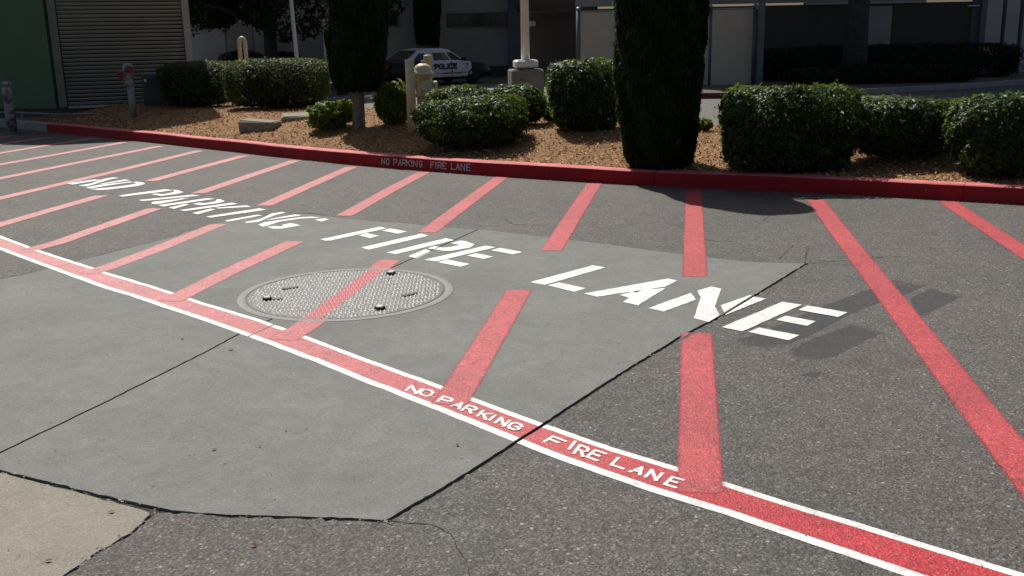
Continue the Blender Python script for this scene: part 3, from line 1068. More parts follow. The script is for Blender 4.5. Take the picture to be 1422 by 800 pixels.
LET['PARKING'] = [
    [w4((-144, 280), (-89, 294), (330, 243), (555, 212), (430, 202)), w4((245, 262), (380, 286), (600, 260), (672, 237), (590, 210), (530, 214), (545, 236), (430, 262), (330, 256))],
    [w4((95, 335), (160, 350), (520, 316), (880, 281), (780, 267), (540, 294)), w4((255, 380), (340, 389), (600, 340), (760, 306), (640, 316), (420, 342), (290, 356))],
    [w4((340, 400), (410, 416), (1065, 320), (950, 312)), w4((770, 385), (880, 401), (1100, 374), (1187, 350), (1120, 325), (1075, 326), (1050, 352), (930, 374), (850, 368)), w4((475, 430), (545, 446), (745, 391), (690, 380))],
    [w4((605, 460), (680, 473), (1345, 383), (1260, 367)), w4((1040, 430), (1090, 442), (1514, 420), (1444, 400)), w4((765, 495), (835, 516), (1070, 451), (1000, 441))],
    [w4((930, 540), (1000, 554), (1704, 455), (1604, 436))],
    [w5((-79, 410), (-34, 426), (405, 347), (330, 338)), w5((165, 430), (200, 443), (350, 428), (560, 342), (690, 316), (640, 302), (500, 325), (400, 375), (340, 398)), w5((425, 402), (500, 402), (890, 347), (800, 335))],
    [w5((335, 462), (400, 490), (480, 472), (600, 427), (880, 387), (1130, 377), (1000, 362), (850, 370), (420, 430)), w5((1030, 400), (1120, 427), (1225, 397), (1160, 380)),
     w5((440, 490), (520, 515), (640, 513), (880, 470), (750, 440), (640, 460), (625, 482), (540, 478))]]
for wname, letters in LET.items():
    wd_ = thing('stencilled_word', None, None)
    wd_.parent = asphalt
    for pieces in letters:
        mb = MB()
        for pc in pieces:
            pl = [Vector(G(x, y, Z_LET)).xy for x, y in pc]
            if wname in ('NO', 'PARKING'):
                a0 = sum(pl[i].x * pl[(i + 1) % len(pl)].y - pl[(i + 1) % len(pl)].x * pl[i].y for i in range(len(pl)))
                sg = 1 if a0 > 0 else -1
                q_ = []
                for i in range(len(pl)):
                    e1 = (pl[i] - pl[i - 1]).normalized(); e2 = (pl[(i + 1) % len(pl)] - pl[i]).normalized()
                    n1, n2 = Vector((-e1.y, e1.x)) * sg, Vector((-e2.y, e2.x)) * sg
                    b2 = n1 + n2
                    q_.append(pl[i] + b2 / max(0.6, b2.dot(b2)) * 2 * 0.005 if b2.length > 1e-4 else pl[i])
                pl = q_
            # fine rough outline
            ring = rough_line(pl + [pl[0]], 0.03, 0.0012, int(abs(pl[0].x) * 1000) % 997)[:-1]
            tris = tessellate_polygon([[Vector((q.x, q.y, 0)) for q in ring]])
            for t3 in tris:
                for cp in split_joints([[ring[k] for k in t3]], (0.005, 0.0105)):
                    a2 = sum(cp[i].x * cp[(i + 1) % len(cp)].y - cp[(i + 1) % len(cp)].x * cp[i].y for i in range(len(cp)))
                    if a2 < 0: cp = list(reversed(cp))
                    if abs(a2) > 1e-7: mb.add([(q.x, q.y, Z_LET) for q in cp], [tuple(range(len(cp)))])
        mb.build('letter', M['white'], wd_, attrs={'cover': [1.0] * len(mb.v), 'fade': [0.0] * len(mb.v)})

# ---- small stencil inside the band
b3 = lambda x, y: (550 + x / 7.11, 520 + y / 7.11)
b4 = lambda x, y: (710 + x / 5.064, 570 + y / 5.064)
small = [('N', b3(88, 158), b3(195, 195), b3(150, 106)), ('O', b3(215, 198), b3(320, 225), b3(275, 142)), ('P', b3(396, 268), b3(500, 300), b3(465, 212)), ('A', b3(535, 312), b3(615, 345), b3(610, 262)),
         ('R', b3(635, 358), b3(735, 390), b3(710, 300)), ('K', b3(790, 412), b3(880, 448), b3(858, 352)), ('I', b3(880, 440), b3(950, 470), b3(945, 385)), ('N', b3(970, 480), b3(1060, 515), b3(1035, 420)),
         ('G', b3(1085, 525), b3(1190, 562), b3(1155, 465)),
         ('F', b4(218, 222), b4(315, 260), b4(288, 178)), ('I', b4(375, 268), b4(425, 284), b4(425, 208)), ('R', b4(432, 304), b4(500, 330), b4(482, 240)), ('E', b4(522, 328), b4(600, 356), b4(588, 276)),
         ('L', b4(692, 384), b4(785, 414), b4(748, 330)), ('A', b4(825, 432), b4(900, 456), b4(880, 386)), ('N', b4(935, 468), b4(1015, 496), b4(985, 414)), ('E', b4(1070, 522), b4(1150, 545), b4(1130, 465))]
for ch_, p0, p1, p2 in small:
    o3, x3, y3 = (Vector(G(*q, Z_LET)) for q in (p0, p1, p2))
    letter_obj(ch_, o3 + (x3 - o3) * 0.06 + (y3 - o3) * 0.08, (x3 - o3) * 0.92, (y3 - o3) * 0.9, (0, 0, 1), 0.0142, M['white'], band, cover=True)

# ---- black sealer patches
q1 = lambda *p: [(1000 + x / 4.182, 330 + y / 4.182) for x, y in p]
patches = [q1((30, 610), (160, 575), (600, 390), (870, 290), (1030, 238), (1225, 268), (1090, 330), (830, 415), (560, 555), (370, 640), (170, 662)),
           q1((390, 645), (560, 572), (770, 495), (980, 545), (860, 600), (660, 702), (560, 712), (400, 692)),
           q1((1090, 345), (1230, 290), (1422, 340), (1180, 462), (1120, 440)),
           q1((450, 800), (520, 775), (600, 780), (560, 815))]
for i, px in enumerate(patches):
    ring = gpts(px, 0.0008)
    c_ = sum(ring, Vector((0, 0))) / len(ring)
    inner = [c_ + (p - c_) * 0.80 for p in ring]
    outer = [c_ + (p - c_) * 1.06 for p in ring]
    n_ = len(ring)
    mb = MB()
    mb.poly([(p.x, p.y, 0.0008) for p in inner])
    b0 = len(mb.v)
    mb.add([(p.x, p.y, 0.0008) for p in inner] + [(p.x, p.y, 0.0008) for p in outer], [(i_, (i_ + 1) % n_, n_ + (i_ + 1) % n_, n_ + i_) for i_ in range(n_)])
    mb.build('sealer_patch', M['sealer'], asphalt, attrs={'cover': [1.0] * b0 + [1.0] * n_ + [0.0] * n_})

# ------------------------------------------------------------------ manhole cover
E_PTS = [(328.8, 419.0), (342.5, 403.8), (365, 393.1), (398.8, 384.7), (432.5, 378.5), (466.3, 374.6), (334.6, 431.4), (353.8, 438.1), (387.5, 444.3), (432.5, 447.4), (477.5, 446.9),
         (491.3, 372.9), (553.1, 374), (592.5, 379.6), (615, 386.4), (632.5, 401), (620.6, 414.5), (592.5, 426.3), (558.8, 434.8), (513.8, 442.6)]
eg = np.array([G(x, y, SLAB_Z)[:2] for x, y in E_PTS])
A_ = np.c_[2 * eg, np.ones(len(eg))]
so = np.linalg.lstsq(A_, (eg ** 2).sum(1), rcond=None)[0]
MC = Vector((so[0], so[1]))
MR = math.sqrt(so[2] + so[0] ** 2 + so[1] ** 2)
mh = thing('manhole_cover', 'round steel tread plate manhole cover crossed by a red stripe', 'manhole cover', (MC.x, MC.y, SLAB_Z))
PR = MR - 0.058
ringm = MB().lathe([(PR + 0.004, -0.02), (PR + 0.004, 0.001), (PR + 0.008, 0.0028), (MR - 0.006, 0.0026), (MR, 0.0008), (MR, -0.02)], n=96)
ringm.build('frame_ring', M['ring'], mh, True)
gapm = MB().lathe([(PR - 0.012, -0.006), (PR + 0.006, -0.006)], n=96)
gapm.f = [f for f in gapm.f if len(f) == 4]
gapm.m = [0] * len(gapm.f)
gapm.build('gap', M['dirt'], mh)
plate = MB().lathe([(PR - 0.006, -0.02), (PR - 0.006, 0.001), (PR - 0.009, 0.0025), (0.0, 0.0025)], n=96)
plate.build('plate', M['galv'], mh)
s5 = gpts([(540, 362), (396, 470)], SLAB_Z + 0.006)
sd = (s5[1] - s5[0]).normalized()
sn = Vector((-sd.y, sd.x))
# tread lozenges: long narrow diamonds in staggered rows, leaning left and right in turn
loz_v, loz_f, loz_m = [], [], []
ca, sa_ = math.cos(0.30), math.sin(0.30)
pu, pv = 0.0245, 0.046
for j in range(-16, 17):
    for i in range(-30, 31):
        x0, y0 = i * pu + (pu / 2 if j % 2 else 0), j * pv
        x, y = ca * x0 - sa_ * y0, sa_ * x0 + ca * y0
        if x * x + y * y > (PR - 0.024) ** 2: continue
        ang = 0.30 + math.pi / 2 + (0.30 if j % 2 else -0.30) + random.gauss(0, 0.03)
        ux, uy = math.cos(ang), math.sin(ang)
        L, Wd, H_ = 0.0220, 0.0084, 0.0050
        b0 = len(loz_v)
        z0 = 0.0022
        loz_v += [(x + ux * L, y + uy * L, z0), (x - uy * Wd, y + ux * Wd, z0), (x - ux * L, y - uy * L, z0), (x + uy * Wd, y - ux * Wd, z0),
                  (x + ux * L * .62, y + uy * L * .62, z0 + H_), (x - uy * Wd * .5, y + ux * Wd * .5, z0 + H_), (x - ux * L * .62, y - uy * L * .62, z0 + H_), (x + uy * Wd * .5, y - ux * Wd * .5, z0 + H_)]
        loz_f += [(b0, b0 + 1, b0 + 5, b0 + 4), (b0 + 1, b0 + 2, b0 + 6, b0 + 5), (b0 + 2, b0 + 3, b0 + 7, b0 + 6), (b0 + 3, b0, b0 + 4, b0 + 7), (b0 + 4, b0 + 5, b0 + 6, b0 + 7)]
        dist = abs((Vector((x, y)) + MC - s5[0]).dot(sn))
        loz_m += [1 if dist < 0.058 + random.uniform(-0.006, 0.010) else 0] * 5
tr = np_mesh('tread', np.array(loz_v), np.array(loz_f), [M['stud'], M['stud_red']], mh, mi=np.array(loz_m))
tag(tr, kind='stuff')
# paint on the plate between the lozenges
c_rel = s5[0] - MC
half = 0.056
prs = PR - 0.008
pm = MB()
poly = []
for sgn in (1, -1):
    dl = c_rel.dot(sn) + sgn * half
    tt = math.sqrt(max(0, prs ** 2 - dl ** 2))
    e0, e1 = sn * dl - sd * tt, sn * dl + sd * tt
    poly += [e0, e1] if sgn == 1 else [e1, e0]
pm.poly([(p.x, p.y, 0.0031) for p in poly])
pm.build('painted_stripe', M['plate_red'], mh)
for px, py, r_ in ((543, 379, 0.034), (527.5, 427, 0.034), (371, 414.5, 0.03)):
    g_ = Vector(G(px, py, SLAB_Z + 0.012)).xy - MC
    bt = MB().lathe([(r_ * 1.3, 0.002), (r_ * 1.3, 0.005), (r_, 0.006), (r_, 0.019), (r_ * 0.8, 0.023)], (g_.x, g_.y, 0), n=6 if r_ > 0.031 else 8).build('bolt', M['bolt'], mh)
    MB().lathe([(r_ * 0.8, 0.0225), (r_ * 0.62, 0.0255)], (g_.x, g_.y, 0), n=6).build('bolt_head', M['bolt_top'], bt)
for px, py, ang in ((403, 399.5, 0.5), (569, 408.5, 0.75), (380, 415, 0.1)):
    g_ = Vector(G(px, py, SLAB_Z + 0.008)).xy - MC
    Mz = Matrix.Rotation(ang, 3, 'Z')
    MB().box((g_.x, g_.y, 0.0072), (0.11, 0.034, 0.004), Mz).build('pick_slot', M['bolt'], mh)


# ------------------------------------------------------------------ vegetation
def leaves(name, Pt, Nm, size, aspect, mat, parent, jitter=0.8, updir=None, shade=None, sizevar=0.35):
    """one folded two-triangle leaf per point, facing roughly along Nm"""
    n = len(Pt)
    nm = Nm + RNG.normal(0, jitter, (n, 3))
    nm /= np.linalg.norm(nm, axis=1)[:, None] + 1e-9
    if updir is None:
        tv = RNG.normal(0, 1, (n, 3))
    else:
        tv = np.asarray(updir) + RNG.normal(0, 0.35, (n, 3))
    tv -= nm * (tv * nm).sum(1)[:, None]
    tv /= np.linalg.norm(tv, axis=1)[:, None] + 1e-9
    sv = np.cross(nm, tv)
    L = size * RNG.lognormal(0, sizevar, n)[:, None]
    Wd = L * aspect * 0.5
    fold = nm * (Wd * 0.35)
    Vv = np.stack([Pt - tv * L * 0.5, Pt + sv * Wd + fold, Pt + tv * L * 0.5, Pt - sv * Wd + fold], 1).reshape(-1, 3)
    b = np.arange(n)[:, None] * 4
    Ff = np.concatenate([b + np.array([0, 2, 1]), b + np.array([0, 3, 2])])
    sh = RNG.uniform(0, 1, n) if shade is None else np.clip(shade, 0, 1)
    o = np_mesh(name, Vv, Ff, mat, parent, attrs={'shade': np.repeat(sh, 4)})
    tag(o, kind='stuff')
    return o


def shrub(name, label, cat, px, depth, half, top_z, mat, n, size, base_z=None, ry=None, expo=2.6, lump=0.12, group=None, seed=1, lift=0.04, stems=3, aspect=0.52, taper=0.12):
    """clipped bush: leaves through the outer shell of a lumpy superellipsoid, dark light-stopping core, stems"""
    x = P(px, 200, depth)[0]
    bz = float(mulch_z(np.array([x]), np.array([depth]))[0]) if base_z is None else base_z
    root = thing(name, label, cat, (x, depth, bz), group=group)
    hgt = top_z - bz
    rx, rz = half, (hgt - lift) / 2
    ry = ry or half * 0.85
    r = np.random.default_rng(seed)
    d = r.normal(0, 1, (n, 3))
    d /= np.linalg.norm(d, axis=1)[:, None]
    s = (np.abs(d[:, 0]) ** expo + np.abs(d[:, 1]) ** expo + np.abs(d[:, 2]) ** expo) ** (-1 / expo)
    q = d * s[:, None]
    clump = vnoise(q[:, 0] * 15 + seed, q[:, 2] * 14 + q[:, 1] * 13, seed + 5)
    lum = 1 + 0.035 * clump + lump * vnoise(q[:, 0] * 3.2 + seed, q[:, 2] * 3.2 + q[:, 1] * 2.1, seed) + lump * 0.5 * vnoise(q[:, 0] * 8, q[:, 2] * 8 + q[:, 1] * 7, seed + 9)
    depth_in = 1 - np.abs(r.exponential(0.085, n))
    depth_in = np.clip(depth_in, 0.45, 1.0) + np.where(r.uniform(0, 1, n) < 0.14, np.minimum(r.exponential(0.045, n), 0.075), 0)
    k = (lum * depth_in)[:, None]
    Pt = q * k * np.array([rx, ry, rz])
    tz = (Pt[:, 2] / rz + 1) / 2
    Pt[:, :2] *= (1 - taper + taper * np.clip(tz * 1.6, 0, 1.2))[:, None]
    Pt[:, 2] += rz + lift
    keep = (Pt[:, 2] > 0.015)
    # thin out the skirt
    keep &= ~((tz < 0.2) & (r.uniform(0, 1, n) < 0.3))
    keep &= ~((clump < -0.55) & (r.uniform(0, 1, n) < 0.5))
    Pt, dd = Pt[keep], d[keep]
    Nm = dd * np.array([1, 1, 0.9]) + np.array([0, 0, 0.45])
    leaves('foliage', Pt, Nm, size, aspect, mat, root, 0.55, shade=r.beta(1.4, 1.7, len(Pt)))
    # dark core added to stop light passing through the leaves
    core = MB()
    nu, nv = 14, 9
    vs = []
    for a_ in range(nv):
        th = math.pi * (a_ + 0.5) / nv
        for b_ in range(nu):
            ph = 2 * math.pi * b_ / nu
            v = np.array([math.sin(th) * math.cos(ph), math.sin(th) * math.sin(ph), math.cos(th)])
            sc = (abs(v) ** expo).sum() ** (-1 / expo) * 0.74 * (1 + 0.1 * math.sin(b_ * 2.1 + a_ * 1.7 + seed))
            vs.append((v[0] * sc * rx, v[1] * sc * ry, v[2] * sc * rz + rz + lift))
    fs = [(a_ * nu + b_, (a_ + 1) * nu + b_, (a_ + 1) * nu + (b_ + 1) % nu, a_ * nu + (b_ + 1) % nu) for a_ in range(nv - 1) for b_ in range(nu)]
    core.add(vs, fs)
    core.build('shade_core', M['inner'], root)
    for i in range(stems):
        a_ = random.uniform(0, 6.28)
        f_ = Vector((math.cos(a_) * rx * 0.35, math.sin(a_) * ry * 0.35, 0))
        MB().tube([f_ * 0.4 + Vector((0, 0, -0.05)), f_ * 0.7 + Vector((0, 0, hgt * 0.3)), f_ * 1.2 + Vector((0, 0, hgt * 0.65))], [0.022, 0.016, 0.008], 6).build('stem', M['bark'], root)
    return root


def hedge(label, px0, px1, depth, dy, top_z, mat, n, size, seed, base_z=None, name='hedge', group=None, cat='hedge', round_=6.0):
    x0, x1 = P(px0, 120, depth)[0], P(px1, 120, depth)[0]
    o = shrub(name, label, cat, (px0 + px1) / 2, depth, (x1 - x0) / 2, top_z, mat, n, size, base_z, dy, round_, 0.035, group, seed, 0.05, 4, 0.5, 0.02)
    return o


def cypress(label, px, depth, rad, hgt, clear, n, seed, lean=0.0, name='cypress_tree', base_z=None, trunk_r=0.07, top_pow=1.0, mat='leaf_cypress', bulge=0.0, size=0.10):
    x = P(px, 200, depth)[0]
    bz = float(mulch_z(np.array([x]), np.array([depth]))[0]) if base_z is None else base_z
    root = thing(name, label, 'tree', (x, depth, bz))
    r = np.random.default_rng(seed)
    t = r.uniform(0, 1, n) ** 0.95
    ph = r.uniform(0, 6.2832, n)
    prof_r = np.interp(t, [0, 0.03, 0.12, 0.3, 0.6, 0.8, 0.92, 1.0], [0.62, 0.76, 0.88, 0.97, 1.0 + bulge, 1.0 + bulge, 0.85, 0.10]) * rad
    lum = 1 + 0.05 * np.sin(ph * 5 + t * 9 + seed) + 0.05 * vnoise(ph * 2.5, t * 14, seed) + 0.03 * vnoise(ph * 7, t * 40, seed + 1)
    spray = vnoise(ph * 16, t * 26, seed + 3)
    lum = lum * (1 + 0.035 * spray)
    din = np.clip(1 - r.exponential(0.07, n), 0.5, 1) + np.where(r.uniform(0, 1, n) < 0.05, r.exponential(0.018, n), 0)
    rr = prof_r * lum * din
    z = clear + t * (hgt - clear)
    Pt = np.stack([np.cos(ph) * rr + lean * z, np.sin(ph) * rr, z], 1)
    Nm = np.stack([np.cos(ph), np.sin(ph), np.full(n, 0.25)], 1)
    leaves('foliage', Pt, Nm, size, 0.26, M[mat], root, 0.45, updir=(0, 0, 1.0), shade=r.beta(1.5, 1.5, n) * np.clip(0.55 + 0.6 * spray, 0.05, 1.2))
    core = MB()  # added dark core, keeps light from passing through the column
    cp = [(float(np.interp(tt, [0, 0.05, 0.2, 0.6, 0.85, 1.0], [0.4, 0.6, 0.82, 0.86, 0.7, 0.03])) * rad, clear + 0.06 + tt * (hgt - clear - 0.2)) for tt in np.linspace(0, 1, 10)]
    core.lathe(cp, n=14)
    core.v = [(p[0] + lean * p[2], p[1], p[2]) for p in core.v]
    core.build('column_shade_core', M['inner'], root)
    MB().tube([(0, 0, -0.1), (0.01 + lean * 0.3, 0, clear * 0.6), (lean * (clear + 0.5), 0.01, clear + 0.5)], [trunk_r * 1.25, trunk_r, trunk_r * 0.9], 12).build('trunk', M['bark'], root)
    return root


GSH = 'clipped shrubs in the mulch bed'


def bush(label, px0, px1, top_py, foot_py, mat, n, size, seed, expo=3.0, lump=0.1, ratio=0.85, lift=0.0, group=GSH, taper=0.1, dmin=None):
    """shrub filling the photo box px0..px1, top_py..foot_py (foot = nearest ground contact)"""
    pc = (px0 + px1) / 2
    df = bed(pc, foot_py)
    if dmin: df = dmin
    d_ = df
    for _ in range(4):
        half = (P(px1, 150, d_)[0] - P(px0, 150, d_)[0]) / 2
        d_ = df + half * ratio * 0.85
    tz = P(pc, top_py, d_ - half * ratio * 0.3)[2]
    return shrub('shrub', label, 'shrub', pc, d_, half * 0.95, tz - 0.055, M[mat], n, size, ry=half * ratio, expo=expo, lump=lump, group=group, seed=seed, lift=lift, taper=taper)


bush('low wide glossy shrub in front of the yellow hydrant', 580, 734, 130, 214, 'leaf', 20000, 0.042, 3, 3.2, 0.15, 0.8)
bush('shrub peeking over the low wide one, just right of the hydrant', 590, 690, 115, 180, 'leaf', 9000, 0.044, 4, 2.7)
bush('dark shrub left of the grey lamp pedestal foot', 674, 762, 113, 177, 'leaf', 9000, 0.042, 5, 2.6)
bush('tiny leafy shoot at the foot of the lamp pedestal', 752, 792, 137, 172, 'leaf_bright', 2600, 0.05, 6, 2.2, 0.2)
bush('tall bright topped box shrub left of the wide cypress', 762, 864, 79, 186, 'leaf', 16000, 0.046, 7, 5.0, 0.10, 0.8)
bush('tiny green tuft right of the wide cypress foot', 958, 988, 159, 184, 'leaf_bright', 1800, 0.045, 8, 2.2, 0.2)
bush('largest square clipped shrub right of the wide cypress', 998, 1190, 115, 240, 'leaf', 28000, 0.042, 9, 5.5, 0.10, 0.62, dmin=10.42)
bush('shorter shrub joined to the right side of the largest one', 1182, 1312, 132, 222, 'leaf', 16000, 0.042, 10, 4.8, 0.11, 0.7, lift=0.05, dmin=10.6)
bush('sliver of bright shrub in the gap beside the rightmost shrub', 1300, 1332, 168, 215, 'leaf_bright', 2200, 0.045, 11, 2.4, 0.15)
bush('rightmost shrub, cut off by the photo edge', 1322, 1500, 127, 255, 'leaf', 24000, 0.042, 12, 5.0, 0.10, 0.62, dmin=9.7)
bush('bright yellow green shrub left of the pale cypress trunk', 429, 493, 135, 186, 'leaf_bright', 5500, 0.05, 13, 2.3, 0.28)
bush('bright topped shrub between the narrow cypress and the yellow post', 524, 574, 112, 176, 'leaf_bright', 5500, 0.05, 14, 2.4, 0.26)
hedge('short box hedge beside the louvred wall', 234, 327, bed(280, 150) + 0.45, 0.5, 1.22, M['leaf_hedge'], 17000, 0.045, 15)
hedge('longer box hedge left of the narrow cypress', 324, 460, bed(390, 153) + 0.5, 0.55, 1.26, M['leaf_hedge'], 22000, 0.045, 16)
DL = bed(497, 178)
cypress('narrow cypress column with a bare pale trunk', 499, DL, 88 / 1400 * DL / 2 * 0.96, 3.3, CAM_H + 0.5 - 2.1 + 0.55, 90000, 21, lean=0.045, trunk_r=0.085, size=0.06)
cypress('wide dark cypress column growing to the ground beside the kerb', 916, 11.25, 0.475, 2.85, 0.0, 110000, 22, lean=-0.012, bulge=0.03, size=0.06)
# ------------------------------------------------------------------ small things in the bed
bx = P(13, 150, 19.2)[0]
bol = thing('bollard', 'round bollard with peeling white paint before the green wall', 'bollard', (bx, 19.2, 0))
MB().lathe([(0.090, -0.05), (0.088, 0.9), (0.082, 0.94), (0.05, 0.955), (0.0, 0.957)], n=24).build('post', M['peel'], bol, True)
MB().lathe([(0.16, 0.0), (0.155, 0.02), (0.11, 0.035)], n=20).build('footing', M['plinth'], bol)

fx, fy = P(181, 150, 19.3)[0], 19.3
fz = float(mulch_z(np.array([fx]), np.array([fy]))[0])
fd = thing('fire_hose_inlet', 'red twin hose inlet on a grey standpipe by the louvres', 'hose inlet', (fx, fy, fz))
MB().tube([(0.05, 0, -0.1), (0.045, 0, 0.6)], 0.062, 14).build('standpipe', M['pipe'], fd, True)
MB().lathe([(0.075, 0.58), (0.085, 0.60), (0.085, 0.64), (0.07, 0.66), (0.085, 0.74), (0.10, 0.86), (0.085, 0.97), (0.03, 1.0)], (0.03, 0, 0), n=16).build('inlet_body', M['pipe'], fd, True)
for dx, dy, zz in ((-0.10, -0.12, 0.82), (0.10, -0.13, 0.90)):
    d_ = Vector((dx, dy, -0.02)).normalized()
    p_ = Vector((0.02, -0.03, zz))
    MB().cyl(p_, p_ + d_ * 0.12, 0.06, 0.065, 14).build('inlet_neck', M['pipe'], fd)
    cp_ = MB().cyl(p_ + d_ * 0.11, p_ + d_ * 0.17, 0.074, 0.068, 16).build('inlet_cap', M['rust'], fd)
    MB().cyl(p_ + d_ * 0.16, p_ + d_ * 0.20, 0.03, 0.028, 8).build('cap_lug', M['rust'], cp_)

# yellow posts and hydrant
def post(label, px, depth, top_py, rad, mat):
    x, _, zt = P(px, top_py, depth)
    bz = float(mulch_z(np.array([x]), np.array([depth]))[0])
    o = thing('guard_post', label, 'post', (x, depth, bz), group='yellow guard posts round the hydrant')
    h_ = zt - bz
    MB().lathe([(rad, -0.1), (rad, h_ - 0.012), (rad * 0.93, h_)], n=20).build('tube', M[mat], o, True)
    MB().lathe([(rad * 1.02, h_ - 0.02), (rad * 1.02, h_ - 0.004), (rad * 0.9, h_ + 0.010), (0, h_ + 0.014)], n=20).build('cap', M['cream'], o, True)
    return o


post('full length cream post standing before the hydrant', 568.5, bed(568.5, 185), 83.5, 0.066, 'cream')
post('yellower post half hidden behind the hydrant', 593.5, bed(568.5, 185) + 1.9, 77.5, 0.062, 'cream_grimy')
HD = bed(568.5, 185) + 0.75
hx, hy = P(589, 150, HD)[0], HD
hz = float(mulch_z(np.array([hx]), np.array([hy]))[0])
hyd = thing('fire_hydrant', 'cream yellow fire hydrant between two posts', 'fire hydrant', (hx, hy, hz))
H0 = P(589, 87, HD)[2] - hz
MB().lathe([(0.15, -0.02), (0.15, 0.03), (0.10, 0.05), (0.10, H0 * 0.42), (0.145, H0 * 0.44), (0.145, H0 * 0.48), (0.115, H0 * 0.5), (0.118, H0 * 0.74), (0.155, H0 * 0.755), (0.155, H0 * 0.79), (0.12, H0 * 0.80)], n=24).build('barrel', M['cream_grimy'], hyd, True)
MB().lathe([(0.165, H0 * 0.80), (0.168, H0 * 0.835), (0.13, H0 * 0.85), (0.125, H0 * 0.90), (0.105, H0 * 0.95), (0.05, H0 * 0.985), (0.0, H0 * 0.99)], n=24).build('bonnet', M['cream'], hyd, True)
MB().lathe([(0.026, H0 * 0.97), (0.024, H0 * 1.03), (0.0, H0 * 1.035)], n=5).build('operating_nut', M['pipe'], hyd)
for k in range(8):
    a_ = 6.2832 * k / 8
    MB().cyl((0.148 * math.cos(a_), 0.148 * math.sin(a_), H0 * 0.735), (0.148 * math.cos(a_), 0.148 * math.sin(a_), H0 * 0.855), 0.011, None, 6).build('flange_bolt', M['cream_grimy'], hyd)
for d_, r_ in ((Vector((-1, -0.35, 0)), 0.062), (Vector((0.35, -1, 0)), 0.085), (Vector((1, 0.35, 0)), 0.062)):
    d_.normalize()
    p_ = Vector((0, 0, H0 * 0.62))
    oc = MB().cyl(p_ + d_ * 0.09, p_ + d_ * 0.17, r_ * 0.86, r_ * 0.86, 14).build('outlet', M['cream_grimy'], hyd)
    MB().cyl(p_ + d_ * 0.165, p_ + d_ * 0.205, r_ * 1.08, r_ * 1.0, 8).build('outlet_cap', M['cream'], oc)

# yellow hairpin pipe behind the hedge
ax, ay = P(337, 70, 22.3)[0], 22.3
pts = [(-0.064, 0, 0)]
za = P(337, 60, 22.3)[2] - 0.05
for k in range(13):
    a_ = math.pi * (1 - k / 12)
    pts.append((0.064 * math.cos(a_), 0, za + 0.1 * math.sin(a_)))
pts.append((0.064, 0, 0))
arch = thing('hairpin_pipe', 'cream hairpin shaped pipe rising behind the long hedge', 'pipe', (ax, ay, 0.05))
MB().tube(pts, 0.046, 12).build('bent_tube', M['cream'], arch, True)

# stones
def stone(label, px0, px1, py, depth, h_, dy, rz, seed, tilt=0.0):
    x0, x1 = P(px0, py, depth)[0], P(px1, py, depth)[0]
    r = random.Random(seed)
    x = (x0 + x1) / 2
    bz = float(mulch_z(np.array([x]), np.array([depth]))[0])
    mb = MB()
    mb.box((0, 0, h_ * 0.35), (x1 - x0, dy, h_ * 1.5), bev=0.018)
    mb.v = [(p[0] + r.gauss(0, 0.006), p[1] + r.gauss(0, 0.006), p[2] + r.gauss(0, 0.004)) for p in mb.v]
    o = mb.build('stone_block', M['stone'])
    o.location = (x, depth, bz)
    o.rotation_euler = (0.03, tilt, rz)
    tag(o, label, 'stone')


stone('squared stone block lying in the mulch near the kerb', 336, 388, 178, bed(362, 183) + 0.17, 0.13, 0.34, -0.25, 3, 0.05)
stone('flat weathered slab lying behind the stone block', 392, 434, 165, bed(412, 169) + 0.3, 0.06, 0.6, 0.2, 4, -0.03)

# lamp post
lx, ly = P(730, 110, 19.8)[0], 19.8
lp = thing('lamp_post', 'white lamp post on a square concrete pedestal', 'lamp post', (lx, ly, -0.28))
zt = P(730, 96, 19.8)[2] + 0.28
pw = (P(752, 96, 19.8)[0] - P(707, 96, 19.8)[0])
Mz = Matrix.Rotation(0.12, 3, 'Z')
MB().box((0, 0, zt / 2 - 0.05), (pw, pw, zt + 0.1), Mz, bev=0.025).build('pedestal', M['ped'], lp)
bh = 0.155
MB().box((0, 0, zt + 0.02 + bh / 2), (0.44, 0.44, bh), Mz, bev=0.03).build('base_cover', M['white_metal'], lp)
MB().lathe([(0.17, zt), (0.17, zt + 0.022)], n=16).build('shim', M['bolt'], lp)
MB().tube([(0, 0, zt + bh), (0, 0, zt + 3.5), (0, 0, zt + 7.0)], [0.082, 0.074, 0.06], 16).build('pole', M['white_metal'], lp, True)
arm = MB().tube([(0, 0, zt + 6.9), (-0.5, 0, zt + 7.1), (-1.0, 0, zt + 7.15)], 0.04, 8).build('arm', M['white_metal'], lp)
MB().box((-1.3, 0, zt + 7.13), (0.7, 0.34, 0.14), bev=0.03).build('lamp_head', M['white_metal'], lp)

# thin pole behind the hedge
tx, ty = P(411.5, 60, 27)[0], 27.0
tp = thing('flag_pole', 'thin white pole behind the long hedge', 'pole', (tx, ty, -0.29))
MB().tube([(0.03, 0, 0), (-0.05, 0, 2.6), (-0.16, 0, 6.0)], [0.055, 0.05, 0.04], 12).build('shaft', M['white_metal'], tp, True)
MB().lathe([(0.12, 0), (0.12, 0.02), (0.06, 0.05)], n=14).build('foot_plate', M['white_metal'], tp)

# ------------------------------------------------------------------ green louvred building
bc = Vector(P(87, 168, 21.2)); bc.z = 0
dl = Vector((0.93, 0.36, 0)).normalized()       # along the louvred face
dg = Vector((-0.955, 0.297, 0)).normalized()    # along the green face
BH = 6.3
gb = thing('plant_building', 'green walled plant building with a tan louvred front', 'building', bc)
Mlv = Matrix((dl, Vector((-dl.y, dl.x, 0)), Vector((0, 0, 1)))).transposed()
nl = Vector((dl.y, -dl.x, 0))       # towards the camera
ng = Vector((dg.y, -dg.x, 0))
if ng.y > 0: ng = -ng
wallz0 = 0.325
tR = None
